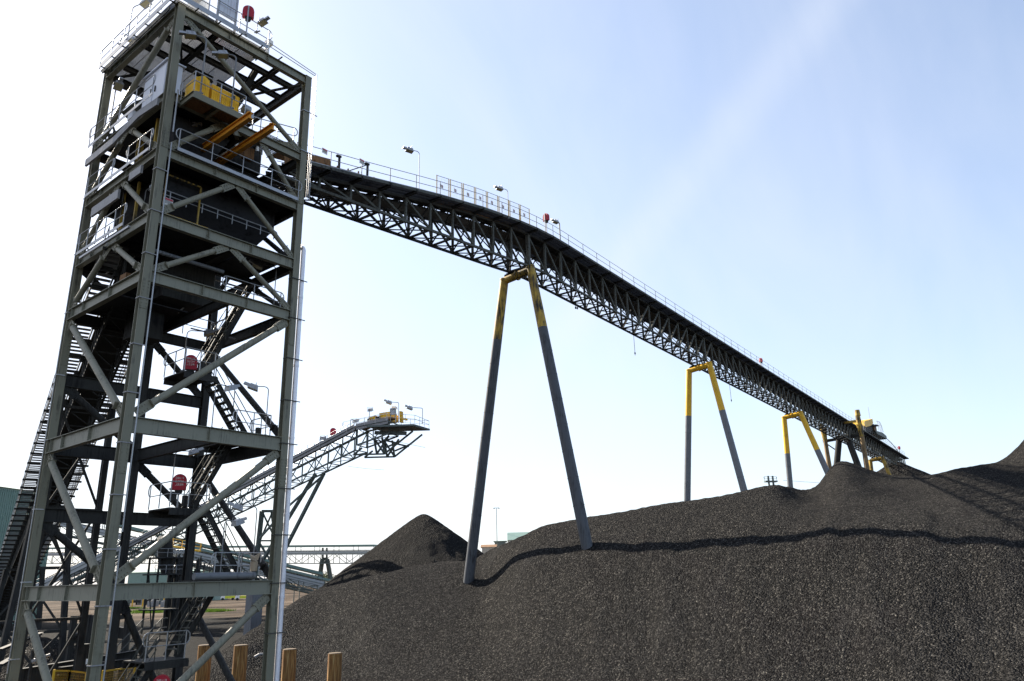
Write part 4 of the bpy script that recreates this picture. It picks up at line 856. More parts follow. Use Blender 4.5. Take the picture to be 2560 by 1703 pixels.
# ------------------------------------------------------------------ hose reel covers
def hose(base, face, h, label, s=1.0, marks=True):
    base = Vector(base); f = Vector((face[0], face[1], 0)).normalized(); ex = Vector((-f.y, f.x, 0)); t = thing('hose_reel', label, 'hose reel', base, 'red hose reel covers')
    c = base+V(0, 0, h-.42*s)
    def P(a, b, k): return c+ex*a*s+V(0, 0, b*s)+f*k*s
    prof = [(-.30, -.36), (.30, -.36), (.30, .08)]+[(.30*math.cos(a), .08+.30*math.sin(a)) for a in np.linspace(.25, math.pi-.25, 9)]+[(-.30, .08)]
    mb = MB(); mb.prism([P(a, b, -.14) for a, b in prof], f*.28*s); mb.prism([P(a*1.06, b*1.03, -.02) for a, b in prof], f*.04*s); cv = mb.build('hose_cover', 'red', t)
    mb = MB(); mb.bar(base, c+V(0, 0, -.1*s), .06, .06, f, (0, 0)); mb.bar(base+f*-.18*s, c+f*-.18*s+V(0, 0, .3*s), .06, .06, f); mb.build('post', 'galv', t)
    mb = MB(); mb.tube(P(0, -.40, -.12), P(0, -.40, .12), .17*s, 12); mb.build('hose', 'rubber', t)
    if marks:
        mb = MB()
        seg = {'F': 'LTM', 'I': 'C', 'R': 'LTMrD', 'E': 'LTMB', 'H': 'LMR', 'O': 'LTBR', 'S': 'TMBlr', 'L': 'LB'}
        for j, word in enumerate(('FIRE', 'HOSE', 'REEL')):
            for i, ch in enumerate(word):
                x0 = .17-.095*i; z0 = .14-.15*j; wv, hv = .06, .085; k = .148
                def st(a, b, c_, d): mb.bar(P(x0-a*wv, z0+b*hv, k), P(x0-c_*wv, z0+d*hv, k), .012*s, .012*s, f)
                for q in seg[ch]:
                    {'L': lambda: st(0, 0, 0, 1), 'R': lambda: st(1, 0, 1, 1), 'T': lambda: st(0, 1, 1, 1), 'M': lambda: st(0, .5, 1, .5), 'B': lambda: st(0, 0, 1, 0), 'C': lambda: st(.5, 0, .5, 1), 'r': lambda: st(1, .5, 1, 1) if ch == 'R' else st(1, 0, 1, .5), 'l': lambda: st(0, .5, 0, 1), 'D': lambda: st(.3, .5, 1, 0)}[q]()
        mb.build('lettering', 'white', cv)
    return t
hose((3.0, -.45, 30.95), (.5, .8), 1.75, 'red dome hose cover on a grey post at the tower roof edge', .85, False)
hose((4.45, 4.35, 15.1), (-.5, -.85), 1.35, 'red hose cover beside the upper stair flight inside the tower', .95)
hose((4.5, 4.3, 9.25), (-.5, -.85), 1.65, 'red hose cover beside the lower stair flight inside the tower', .95)
hose((3.3, 1.7, 1.6), (-.5, -.85), 1.3, 'red hose cover at the foot of the tower, cut by the bottom of the picture', 1.0)
hose(CP(31.4, -.95, 31.95), (.8, -.1), 1.65, 'red hose cover on the post at the conveyor bend above the nearest trestle', .85, False)
hose(CP(83.5, -1.0, 32.0), (.8, -.3), 1.1, 'tiny far red hose cover on the conveyor rail past the second trestle', .75, False)
hose(CP(186, -1.0, 32.0), (.8, -.3), 1.6, 'farthest red hose cover at the end of the high conveyor', .9, False)

# ================================================================== FEED CONVEYOR (rises into the tower from behind, left)
fc = thing('feed_conveyor', 'dark inclined conveyor with slatted walkways climbing into the tower from the left', 'conveyor', (10, 39, 9))
FP = [Vector(p) for p in ((1.3, 3.6, 20.2), (2.05, 7.6, 18.0), (3.6, 14.0, 15.6), (5.45, 21.0, 13.2), (8.0, 30, 10.9), (10.5, 39, 9.1), (14.8, 54, 6.3), (20, 72, 3.5), (24, 86, 2.0))]
def FPt(i, q, up=0.0):
    p = FP[i]; d = (FP[min(i+1, len(FP)-1)]-FP[max(i-1, 0)]); s = Vector((d.y, -d.x, 0)).normalized(); return p+s*q+V(0, 0, up)
def fseg(fn, step):
    for i in range(len(FP)-1):
        L = (FP[i+1]-FP[i]).length; n = max(1, round(L/step))
        for k in range(n): fn(i, k/n, (k+1)/n)
def lerp(i, t, q, up): return FPt(i, q, up).lerp(FPt(i+1, q, up), t)
HW = 1.45
mb = MB(); fseg(lambda i, a, b: [mb.bar(lerp(i, a, q, .0), lerp(i, b, q, .0), .1, .16) for q in (-.62, .62)]+[mb.bar(lerp(i, a, q, -1.3), lerp(i, b, q, -1.3), .1, .12) for q in (-.62, .62)], 3); mb.build('truss_chord', 'inner', fc)
mb = MB(); fseg(lambda i, a, b: [mb.bar(lerp(i, a, q, -.05), lerp(i, b, q, -1.3), .06, .06, (0, 1, 0)) for q in (-.62, .62)]+[mb.bar(lerp(i, a, q, 0), lerp(i, a, q, -1.3), .07, .07, (0, 1, 0)) for q in (-.62, .62)]+[mb.bar(lerp(i, a, -.62, -1.3), lerp(i, b, .62, -1.3), .05, .05), mb.bar(lerp(i, a, -.62, -1.3), lerp(i, a, .62, -1.3), .06, .06)], 1.3); mb.build('truss_lattice', 'inner', fc)
mb = MB(); fseg(lambda i, a, b: mb.bar(lerp(i, a, -HW-.15, .02), lerp(i, a, HW+.15, .02), .1, .12), 1.3); mb.build('cross_beam', 'inner', fc)
mb = MB(); fseg(lambda i, a, b: mb.bar(lerp(i, a, -1.1, .1), lerp(i, (a+b)/2-.0, -1.1, .1), .62, .022), .30); mb.build('walkway_treads', 'tray', fc)
mb = MB(); fseg(lambda i, a, b: mb.bar(lerp(i, a, 1.1, .1), lerp(i, (a+b)/2-.0, 1.1, .1), .62, .022), .30); mb.build('walkway_treads', 'tray', fc)
mb = MB(); fseg(lambda i, a, b: [mb.bar(lerp(i, a, q, .1), lerp(i, b, q, .1), .05, .14) for q in (-HW, -.74, .74, HW)], 3); mb.build('walkway_edge', 'truss', fc)
mb = MB(); fseg(lambda i, a, b: [mb.bar(lerp(i, a, 0, .35), lerp(i, b, 0, .35), 1.1, .04), mb.bar(lerp(i, a, 0, -.45), lerp(i, b, 0, -.45), 1.0, .03)], 3); mb.build('belt', 'rubber', fc)
mb = MB(); fseg(lambda i, a, b: [mb.tube(lerp(i, a, s*HW, h), lerp(i, b, s*HW, h), .022, 5) for s in (-1, 1) for h in (1.1, .6)]+[mb.tube(lerp(i, a, s*HW, .1), lerp(i, a, s*HW, 1.1), .022, 5) for s in (-1, 1)], 1.5); mb.build('guard_rail', 'galv', fc)
mb = MB(); fseg(lambda i, a, b: [mb.box(lerp(i, a, s*.75, -.15), (.18, .18, .2)) for s in (-1, 1)], 1.3); mb.build('idlers', 'inner', fc)
# its trestles
def lattice_leg(name, legs, z0, ztops, w, mat, parent, n=3):
    mb = MB()
    for (x, y, x2, y2), zt_ in zip(legs, ztops): mb.bar((x, y, z0), (x2, y2, zt_), w, w, (1, 0, 0))
    (ax, ay, ax2, ay2), (bx, by, bx2, by2) = legs[:2]; z1_ = min(ztops)
    P_ = lambda s, t: Vector(((ax if s == 0 else bx)*(1-t)+(ax2 if s == 0 else bx2)*t, (ay if s == 0 else by)*(1-t)+(ay2 if s == 0 else by2)*t, z0*(1-t)+z1_*t))
    for k in range(n):
        mb.bar(P_(0, (k+1)/n), P_(1, (k+1)/n), w*.6, w*.6); mb.bar(P_(0, k/n), P_(1, (k+1)/n), w*.45, w*.45); mb.bar(P_(1, k/n), P_(0, (k+1)/n), w*.45, w*.45)
    return mb.build(name, mat, parent)
lattice_leg('trestle', [(1.2, 10.0, 1.2, 10.0), (3.4, 9.62, 3.4, 9.62)], 0, (15.4, 14.4), .22, 'inner', fc, 3)
lattice_leg('trestle', [(5.0, 24.3, 5.7, 24.3), (8.3, 23.4, 7.4, 23.4)], 0, (11, 11), .3, 'inner', fc, 3)
lattice_leg('trestle', [(9.0, 39.6, 9.6, 39.6), (12.4, 38.6, 11.8, 38.6)], 0, (7.6, 7.6), .3, 'inner', fc, 2)

# ================================================================== STACKER BOOM beyond the tower
def span(parent, p0, p1, wid, dep, bay, mats=('farsteel', 'galv', 'rust'), chord=.16, deck=True, dep1=None):
    """box truss conveyor between two deck points; returns interpolation function"""
    p0 = Vector(p0); p1 = Vector(p1); d = p1-p0; s = Vector((-d.y, d.x, 0)).normalized(); L = d.length; n = max(2, round(L/bay)); dep1 = dep if dep1 is None else dep1
    F = lambda t, q, u: p0+d*t+s*q*wid/2+V(0, 0, u*(dep+(dep1-dep)*t))
    mb = MB()
    for q in (-1, 1):
        for u in (0, -1): mb.bar(F(0, q, u), F(1, q, u), chord, chord)
    mb.build('truss_chord', mats[0], parent)
    mb = MB()
    for k in range(n+1):
        t = k/n
        for q in (-1, 1):
            mb.bar(F(t, q, 0), F(t, q, -1), chord*.6, chord*.6, d)
            if k < n: mb.bar(F(t, q, -(k % 2)), F((k+1)/n, q, -1+(k % 2)), chord*.55, chord*.55, s)
        mb.bar(F(t, -1, -1), F(t, 1, -1), chord*.6, chord*.6); mb.bar(F(t, -1.35, .02), F(t, 1.35, .02), chord*.6, chord*.6)
        if k < n: mb.bar(F(t, -1, -1), F((k+1)/n, 1, -1), chord*.4, chord*.4)
    mb.build('truss_lattice', mats[0], parent)
    if deck:
        mb = MB()
        for q in (-1.2, 1.2): mb.bar(F(0, q, 0)+V(0, 0, .1), F(1, q, 0)+V(0, 0, .1), wid*.28, .05)
        mb.build('walkway_floor', mats[0], parent)
        mb = MB(); mb.bar(F(0, -1.36, 0)+V(0, 0, .12), F(1, -1.36, 0)+V(0, 0, .12), .05, .85); mb.build('side_panel', mats[1], parent)
        mb = MB(); mb.bar(F(0, 0, 0)+V(0, 0, .75), F(1, 0, 0)+V(0, 0, .75), wid*.45, .25); mb.build('belt', mats[2], parent)
        mb = MB()
        for q in (-1.36, 1.36):
            for h in (1.1, .6): mb.tube(F(0, q, 0)+V(0, 0, h), F(1, q, 0)+V(0, 0, h), .025, 5)
            for k in range(n*2+1): mb.tube(F(k/n/2, q, 0), F(k/n/2, q, 0)+V(0, 0, 1.1), .025, 5)
        mb.build('guard_rail', 'galv', parent)
    return F
st = thing('stacker_boom', 'pale grey inclined stacker conveyor whose yellow machinery head rises behind the tower', 'conveyor', AD(720, 1345, 112))
S0 = AD(176, 1452, 132); S1 = AD(722, 1165, 113); S2 = AD(906, 1075, 108); S3 = AD(985, 1059, 106.5); S4 = AD(1055, 1065, 104)
lab = span(st, S0, S2, 2.6, 1.7, 2.6, ('farsteel', 'tray', 'rust'), .2, True, 3.1)
span(st, S2, S3, 2.6, 2.4, 2.4, ('farsteel', 'tray', 'rust'), .2, True, 1.6)
ex = (S3-S2).normalized(); sy_ = Vector((-ex.y, ex.x, 0)).normalized()
mb = MB(); mb.bar(S3-ex*3+V(0, 0, -.2), S4+V(0, 0, -.2), 4.2, .25); mb.bar(S3-ex*3+V(0, 0, -.8), S4-ex*2.5+V(0, 0, -.6), .4, .5); mb.build('head_platform', 'farsteel', st)
mb = MB(); rail(mb, [S3-ex*7-sy_*2.2, S3-sy_*2.2, S4-sy_*2.2, S4+sy_*2.2, S3+sy_*2.2], h=1.1, r=.03, sp=1.6); mb.build('guard_rail', 'galv', st)
ub = lambda u, v, k=107: AD(u, v, k)
mb = MB(); mb.prism([ub(*p) for p in ((921, 1044), (938, 1039), (940, 1053), (923, 1057))], sy_*1.8); mb.prism([ub(*p) for p in ((948, 1033), (974, 1029), (975, 1051), (949, 1054))], sy_*2.2)
mb.prism([ub(*p) for p in ((998, 1028), (1003, 1028), (1004, 1056), (999, 1056))], sy_*.6); mb.prism([ub(*p) for p in ((988, 1038), (992, 1038), (992, 1054), (988, 1054))], sy_*.6); mb.bar(ub(1003, 1046), ub(1019, 1050), .2, .25); mb.build('drive_machinery', 'yellow', st)
mb = MB(); mb.prism([ub(*p) for p in ((938, 1042), (952, 1040), (953, 1056), (938, 1057))], sy_*1.6); mb.prism([ub(*p) for p in ((918, 1047), (925, 1046), (960, 1050), (960, 1058), (918, 1060))], sy_*1.4); mb.build('gearbox', 'inner', st)
mb = MB(); mb.prism([ub(*p, 106) for p in ((976, 1022), (988, 1021), (989, 1036), (976, 1037))], sy_*.25); pn = mb.build('panel', 'cabinet', st)
mb = MB()
for p, q in (((976, 1022), (988, 1021)), ((988, 1021), (989, 1036)), ((976, 1037), (976, 1022)), ((989, 1036), (989, 1056)), ((976, 1037), (976, 1056))): mb.bar(ub(*p, 105.9), ub(*q, 105.9), .12, .12)
mb.build('panel_frame', 'galv', pn)
mb = MB(); mb.prism([ub(*p, 108) for p in ((979, 1016), (989, 1016), (990, 1022), (979, 1022))], sy_*.5); mb.build('roof_housing', 'white', st)
mb = MB(); mb.prism([ub(*p) for p in ((902, 1066), (905, 1062), (910, 1062), (912, 1068), (903, 1072))], sy_*1.5); mb.build('pulley_cover', 'rust', st)
mb = MB()   # triangular under-frame
for a, b in (((884, 1137), (961, 1135)), ((961, 1135), (1032, 1078)), ((935, 1095), (942, 1135)), ((955, 1093), (961, 1135)), ((942, 1135), (972, 1090)), ((957, 1100), (998, 1109)), ((962, 1120), (1000, 1104)), ((884, 1137), (905, 1120)), ((935, 1095), (961, 1135))):
    for o in (0, 3.0): mb.bar(ub(*a)+sy_*o, ub(*b)+sy_*o, .22, .22)
mb.build('under_frame', 'farsteel', st)
mb = MB()
mb.bar(ub(810, 1183, 111), ub(648, 1500, 111), .42, .42, (1, 0, 0)); mb.bar(ub(789, 1185, 113), ub(652, 1409, 113), .42, .42, (1, 0, 0)); mb.bar(ub(806, 1190, 112), ub(721, 1266, 112), .26, .26); mb.bar(ub(721, 1266, 112), ub(650, 1345, 113), .26, .26)
mb.build('stay_leg', 'farsteel', st)
mb = MB()
for a, b, w_ in (((655, 1278), (633, 1480), .55), ((682, 1278), (700, 1440), .55), ((655, 1278), (682, 1278), .4), ((655, 1278), (690, 1352), .2), ((682, 1278), (650, 1352), .2), ((650, 1352), (690, 1352), .25), ((645, 1352), (700, 1440), .25), ((690, 1352), (640, 1420), .25)):
    mb.bar(ub(*a, 118), ub(*b, 118), w_, w_, (1, 0, 0))
mb.build('pylon', 'farsteel', st)
for (u0, v0, u1, v1, arm, lb) in ((799, 1115, 794, 1090, (.9, .5), 'on the stacker boom left of its red cover'), (866, 1085, 860, 1072, (1.2, .6), 'on the stacker boom right of its red cover'), (876, 1070, 874, 1046, (1.2, .4), 'where the stacker boom flattens'), (923, 1056, 922, 1020, (.3, .2), 'left of the yellow machinery on the stacker head'), (996, 1056, 995, 1003, (-1.2, .7), 'beside the grey panel on the stacker head'), (1056, 1058, 1055, 1018, (-1.6, .9), 'at the outer tip of the stacker head')):
    b_ = ub(u0, v0, 106); h_ = (ub(u1, v1, 106)-b_).z; flood(b_, h_, arm, 'small far floodlight '+lb, head=1.8, group='floodlights on the stacker', r=.035)
hose(ub(832, 1098, 110), (-.7, -.7), 1.7, 'dull red hose cover midway along the stacker boom', 1.4, False)
mb = MB(); 

# ================================================================== BACKGROUND PLANT
def gal(label, p0, p1, wid, dep, bay, group=None, roof=True, name='conveyor_gallery', chord=.22):
    t = thing(name, label, 'conveyor', Vector(p0).lerp(Vector(p1), .5), group)
    F = span(t, p0, p1, wid, dep, bay, ('farsteel', 'galv', 'inner'), chord, True)
    if roof:
        p0 = Vector(p0); p1 = Vector(p1); mb = MB(); mb.bar(p0+V(0, 0, 2.1), p1+V(0, 0, 2.1), wid*.9, .5); mb.build('roof', 'greenroof', t)
        mb = MB(); n = max(2, int((p1-p0).length/6)); s_ = Vector((-(p1-p0).y, (p1-p0).x, 0)).normalized()
        for k in range(n+1):
            for q in (-.42, .42): c = p0.lerp(p1, k/n)+s_*wid*q; mb.bar(c, c+V(0, 0, 2), .1, .1, (1, 0, 0))
        mb.build('roof_post', 'farsteel', t)
    return t
g0, g1 = AD(130, 1392, 232), AD(940, 1386, 205)
g1 = AZ(940, 1384, 13.9); g1 = AD(940, 1384, 205); g0 = AD(120, 1388, 240)
z_ = (g0.z+g1.z)/2
t = gal('long level conveyor gallery with green top running across the far distance', g0, g1, 3.2, 2.6, 4.0)
mb = MB()
for a, b in (((806, 1398), (797, 1462)), ((818, 1398), (829, 1462)), ((806, 1398), (818, 1398))): mb.bar(AD(*a, 212), AD(*b, 212), .9, .9, (1, 0, 0))
for k in range(4):
    a = AD(806, 1398, 212).lerp(AD(797, 1462, 212), .12*k); b = AD(818, 1398, 212).lerp(AD(829, 1462, 212), .12*k)
    if k < 2: mb.bar(a, b, .6, .6)
mb.bar(AD(807, 1370, 212), AD(807, 1398, 212), .4, .4, (1, 0, 0)); mb.bar(AD(817, 1370, 212), AD(817, 1398, 212), .4, .4, (1, 0, 0)); mb.build('arched_trestle', 'farsteel', t)
gal('inclined conveyor sloping down to the right with pale side panels, seen under the stacker', AD(150, 1312, 128), AD(800, 1462, 150), 3.0, 1.5, 4, 'conveyors sloping down behind the tower')
gal('second lower inclined conveyor with green roof crossing behind the tower foot', AD(440, 1388, 150), AD(870, 1488, 168), 3.2, 1.4, 4, 'conveyors sloping down behind the tower')
gal('steep short conveyor climbing rightwards between the left columns', AD(60, 1490, 95), AD(300, 1372, 100), 2.4, 1.2, 3, 'conveyors sloping down behind the tower', roof=False)
# big green shed
p = AD(53, 1223, 150); q = AD(-140, 1200, 128); t = thing('shed', 'huge green metal sheeted shed at the far left edge', 'building', (p.x-10, p.y+20, 0))
c0 = Vector((AD(118, 1400, 150).x, AD(118, 1400, 150).y, 0)); dl = Vector((q.x-c0.x, q.y-c0.y, 0)).normalized(); dn = Vector((-dl.y, dl.x, 0))
if dn.dot(Vector(_fwd[:2].tolist()+[0])) < 0: dn = -dn
H0 = AD(118, 1232, 150).z
mb = MB(); W_, D_ = 62, 34
mb.hexa([c0, c0+dl*W_, c0+dl*W_+dn*D_, c0+dn*D_]+[v+V(0, 0, H0) for v in (c0, c0+dl*W_, c0+dl*W_+dn*D_, c0+dn*D_)])
for k in range(124): c = c0+dl*(k*.5+.2)-dn*.02; mb.bar(c, c+V(0, 0, H0-.3), .06, .22, dn)
mb.build('wall', 'green', t)
mb = MB(); mb.prism([c0+V(0, 0, H0)-dn*.4, c0+dn*(D_+.4)+V(0, 0, H0), c0+dn*D_/2+V(0, 0, H0+3)], dl*W_); mb.build('roof', 'greenroof', t)
mb = MB(); c = c0+dl*18-dn*.06; mb.bar(c+V(0, 0, 2.2), c+dl*5+V(0, 0, 2.2), .05, 4.4); mb.build('door', 'farsteel', t)
# low green building, far
def block(label, u0, v0, u1, v1, dist, depth, name='building', mat='green', roof='greenroof', gable=1.2, wins=3):
    a = AD(u0, v1, dist); b = AD(u1, v1, dist); a.z = b.z = 0; h = max(2.5, AD(u0, v0, dist).z); d = (b-a).normalized(); n = Vector((-d.y, d.x, 0))
    if n.dot(Vector((_fwd[0], _fwd[1], 0))) < 0: n = -n
    t = thing(name, label, 'building', a.lerp(b, .5)); mb = MB(); mb.hexa([a, b, b+n*depth, a+n*depth]+[v+V(0, 0, h) for v in (a, b, b+n*depth, a+n*depth)]); mb.build('wall', mat, t)
    mb = MB(); e = .4; mb.prism([a-d*e-n*e+V(0, 0, h+.003), a-d*e+n*(depth+e)+V(0, 0, h+.003), a-d*e+n*depth/2+V(0, 0, h+gable)], (b-a)+d*2*e); mb.build('roof', roof, t)
    for k in range(wins):
        c = a.lerp(b, (k+.5)/wins)-n*.03+V(0, 0, h*.5); mb = MB(); mb.bar(c-d*.8, c+d*.8, .05, 1.0); mb.build('window', 'glass', t)
    return t
block('long low grey-green building behind the tower foot', 318, 1432, 540, 1462, 300, 14)
block('small building with green pitched roof peeping over the coal ridge', 1273, 1350, 1330, 1384, 190, 12, mat='white', gable=2.2)
block('dark glazed office block low behind the coal slope', 1237, 1353, 1264, 1372, 210, 9, mat='farsteel', gable=.3, wins=2)
block('low tan shed right beside the left grey leg', 1205, 1368, 1240, 1380, 200, 9, mat='concrete', roof='rust', gable=.8, wins=0)
# surge bin and pipework tower behind the middle
t = thing('surge_bin', 'dark surge bin on a frame among the far machinery behind the tower', 'plant', AD(412, 1462, 105))
mb = MB(); a = AD(412, 1345, 105); b = AD(412, 1425, 105); mb.tube(a, b+V(0, 0, 1.2), 1.0, 16); mb.tube(b+V(0, 0, 1.2), b+V(0, 0, -.6), 1.0, 16, .4); mb.build('bin', 'inner', t)
mb = MB()
for dx in (-1.6, 1.6):
    for dy in (-1.4, 1.4): mb.bar((b.x+dx, b.y+dy, 0), (b.x+dx, b.y+dy, b.z+1.6), .22, .22, (1, 0, 0))
    mb.bar((b.x+dx, b.y-1.4, 0), (b.x+dx, b.y+1.4, b.z), .12, .12)
for z in (b.z+1.6, b.z-.6, 3): mb.box((b.x, b.y, z), (4.4, 3.6, .18))
mb.build('frame', 'inner', t); mb = MB()
for z in (b.z+1.7, b.z-.5): rail(mb, [(b.x-2.2, b.y-1.8, z), (b.x+2.2, b.y-1.8, z), (b.x+2.2, b.y+1.8, z)], h=1.1, r=.03)
mb.build('guard_rail', 'galv', t)
t = thing('pipe_rack', 'rack of dark pipes and ladders with a yellow walkway beyond the tower', 'plant', AD(470, 1462, 110))
mb = MB(); rr = random.Random(5)
for k in range(26):
    u = 425+k*3.4+rr.uniform(-1, 1); a = AD(u, 1425+rr.uniform(-45, 10), 108+rr.uniform(0, 5)); mb.tube((a.x, a.y, 0), a, rr.uniform(.07, .28), 7)
for k in range(9): v = 1400+k*7; mb.bar(AD(425+rr.uniform(0, 20), v, 110), AD(500+rr.uniform(-10, 12), v+2, 110), .12, .12)
mb.build('pipes', 'inner', t); mb = MB(); mb.bar(AD(432, 1366, 112), AD(500, 1378, 112), 1.0, .25); rail(mb, [AD(432, 1366, 112), AD(500, 1378, 112)], h=1.1, r=.05); mb.build('walkway', 'yellow', t)
t = thing('pipe_rack', 'low dark machinery and yellow pipe bridge beneath the lowest tower beam', 'plant', AZ(390, 1515, 0))
mb = MB()
for k in range(40):
    u = 250+k*7+rr.uniform(-3, 3); g_ = AZ(u, 1512+rr.uniform(-8, 6), 0); hh = rr.uniform(1.0, 4.5); mb = MB(); mb.tube((g_.x, g_.y, 0), (g_.x, g_.y, hh), rr.uniform(.15, .5), 7); mb.box((g_.x, g_.y, hh*.4), (rr.uniform(1, 3.5), 1.5, rr.uniform(.8, 2.2)), rr.uniform(0, 1.5)); mb.build('machine', ('inner', 'inner', 'farsteel', 'tray')[k % 4], t)
mb = MB(); A1 = AZ(330, 1517, 0)+V(0, 0, 2.6); A2 = AZ(462, 1515, 0)+V(0, 0, 2.6); mb.bar(A1, A2, .5, .4); mb.bar(A1+V(0, 0, 1), A2+V(0, 0, 1), .12, .12)
for k in range(6): a = A1.lerp(A2, k/5); mb.bar((a.x, a.y, 0), a+V(0, 0, 1), .3, .3, (1, 0, 0))
mb.build('pipe_bridge', 'yellow', t)
# twin stacks with platform behind the crest
t = thing('vent_stack', 'pair of dark vent stacks sharing a railed platform just over the coal crest', 'vent stack', AD(1925, 1240, 250))
mb = MB()
for u in (1920, 1931): a = AD(u, 1190, 250); mb.tube((a.x, a.y, 0), a, .33, 12)
mb.build('stack', 'farsteel', t); mb = MB(); a = AD(1912, 1204, 250); b = AD(1942, 1204, 250); mb.bar(a, b, 2.0, .4); mb.build('platform', 'farsteel', t)
mb = MB(); rail(mb, [a+V(0, 0, .2), b+V(0, 0, .2)], h=1.4, r=.06); mb.build('guard_rail', 'farsteel', t)
# lamp masts
for u, vt, lb in ((1241, 1270, 'tall thin lamp mast with a flat crossbar right of the left grey leg'), (738, 1437, 'tiny lamp mast above the low conveyor right of the tower, nearer the tower'), (751, 1438, 'tiny lamp mast above the low conveyor right of the tower, farther from it')):
    a = AD(u, vt, 200); t = thing('lamp_mast', lb, 'lamp mast', (a.x, a.y, 0), 'far lamp masts'); mb = MB(); mb.tube((a.x, a.y, 0), a, .14, 8, .07); mb.build('mast', 'farsteel', t)
    mb = MB(); mb.bar(a-V(.5, -.5, 0), a+V(.5, -.5, 0), .12, .1); 
    for s in (-1, 1): mb.box(a+V(.45*s, -.45*s, -.1), (.4, .4, .14))
    mb.build('lamp_bar', 'farsteel', t)
# overhead power lines, very faint
t = thing('power_line', 'thin sagging power wires strung far behind the trestles', 'power line', AD(1500, 1215, 260))
mb = MB(); mb.path([AD(1958, 1201, 260), AD(2000, 1204, 262), AD(2060, 1208, 264)], .05, 4); mb.path([AD(870, 1166, 260), AD(918, 1172, 260), AD(960, 1175, 260)], .05, 4); mb.path([AD(1000, 1106, 250), AD(1063, 1119, 250)], .05, 4); mb.build('wire', 'farsteel', t)
# yellow service trucks parked far off
def truck(u, v, dist, ang, label):
    a = AZ(u, v, 0); t = thing('service_truck', label, 'truck', a, 'lime yellow trucks parked beyond the tower foot')
    ca, sa = math.cos(ang), math.sin(ang); L = lambda x, y, z: a+V(x*ca-y*sa, x*sa+y*ca, z)
    mb = MB(); mb.hexa([L(-2.4, -1, .7), L(1.2, -1, .7), L(1.2, 1, .7), L(-2.4, 1, .7), L(-2.3, -1, 1.6), L(1.2, -1, 1.6), L(1.2, 1, 1.6), L(-2.3, 1, 1.6)])
    for x in (-2.4, -1.2, 0): mb.bar(L(x, -1.03, .7), L(x, -1.03, 2.1), .14, .1); mb.bar(L(x, 1.03, .7), L(x, 1.03, 2.1), .14, .1)
    mb.build('body', 'lime', t)
    mb = MB(); mb.hexa([L(1.25, -1, .7), L(2.9, -1, .7), L(2.9, 1, .7), L(1.25, 1, .7), L(1.25, -.9, 2.4), L(2.4, -.9, 2.4), L(2.4, .9, 2.4), L(1.25, .9, 2.4)]); cab = mb.build('cab', 'white', t)
    mb = MB(); mb.bar(L(2.93, 0, 1.2)+V(0, 0, .5), L(2.5, 0, 2.2), 1.6, .04, (0, 0, 1)); mb.bar(L(1.5, -.98, 1.9), L(2.3, -.98, 1.9), .04, .5); mb.build('window', 'glass', cab)
    for x in (-1.7, 2.0):
        for s in (-1, 1): mb = MB(); mb.tube(L(x, s*.8, .5), L(x, s*1.08, .5), .5, 14); mb.build('wheel', 'rubber', t)
truck(570, 1501, 190, 2.6, 'lime yellow and white truck seen just right of the stair stringer'); truck(607, 1501, 190, 2.55, 'lime yellow and white truck beside the blue-grey post'); truck(664, 1497, 215, 2.6, 'lime yellow truck half hidden by the tube brace near the right column')

# ================================================================== FOREGROUND AND YARD ITEMS
posts = [('leftmost', 514, 1612), ('second from left', 603, 1612), ('third, beside the right tower column', 725, 1622), ('rightmost', 838, 1632)]
proto = None
for k, (w_, u, v) in enumerate(posts):
    a = AD(u, v, 41.0); r = .37; h = a.z
    t = thing('timber_post', 'thick weathered timber post, %s of four' % w_, 'post', (a.x, a.y, 0), 'thick timber posts at the foot of the coal ridge')
    mb = MB(); n = 20; rs = [r*(1+.03*math.sin(3*i+k)) for i in range(n)]
    for z0, z1_ in ((0, h-.03),): mb.add([(a.x+rs[i]*math.cos(2*math.pi*i/n), a.y+rs[i]*math.sin(2*math.pi*i/n), z) for z in (z0, z1_) for i in range(n)], [(i, (i+1) % n, n+(i+1) % n, n+i) for i in range(n)], True)
    mb.build('shaft', 'timber', t)
    mb = MB(); mb.tube((a.x, a.y, h-.03), (a.x, a.y, h), r*.99, 20, r*.9); mb.build('end_grain', 'bark', t)
# yellow mesh fence panels
def fence(p, q, h, label, bars=14):
    p = Vector(p); q = Vector(q); t = thing('mesh_fence', label, 'fence panel', p, 'yellow mesh fence panels at the tower foot'); mb = MB()
    for a in (p, q): mb.bar(a, a+V(0, 0, h), .07, .07, (1, 0, 0))
    for z in (h-.04, .12): mb.bar(p+V(0, 0, z), q+V(0, 0, z), .06, .06)
    mb.build('frame', 'yellow', t); mb = MB(); L = (q-p).length; n = int(L/.1)
    for k in range(1, n): c = p.lerp(q, k/n); mb.bar(c+V(0, 0, .15), c+V(0, 0, h-.08), .004, .004, (1, 0, 0))
    for k in range(1, int(h/.1)): mb.bar(p+V(0, 0, .1*k), q+V(0, 0, .1*k), .004, .004)
    mb.build('wire_mesh', 'yellow', t)
def gp_(u, v, d): a = AD(u, v, d); return a
a = gp_(136, 1674, 29); b = gp_(174, 1675, 30.5); c = gp_(217, 1680, 32); d_ = gp_(258, 1676, 31); e_ = gp_(338, 1665, 34)
for (p, q, lb) in ((a, b, 'short yellow mesh panel left of the tube brace'), (b, c, 'yellow mesh panel between the brace and the front column'), (d_, e_, 'widest yellow mesh panel right of the front column')):
    h = max(p.z, q.z); fence((p.x, p.y, h-1.9), (q.x, q.y, q.z-1.9), 1.9, lb)
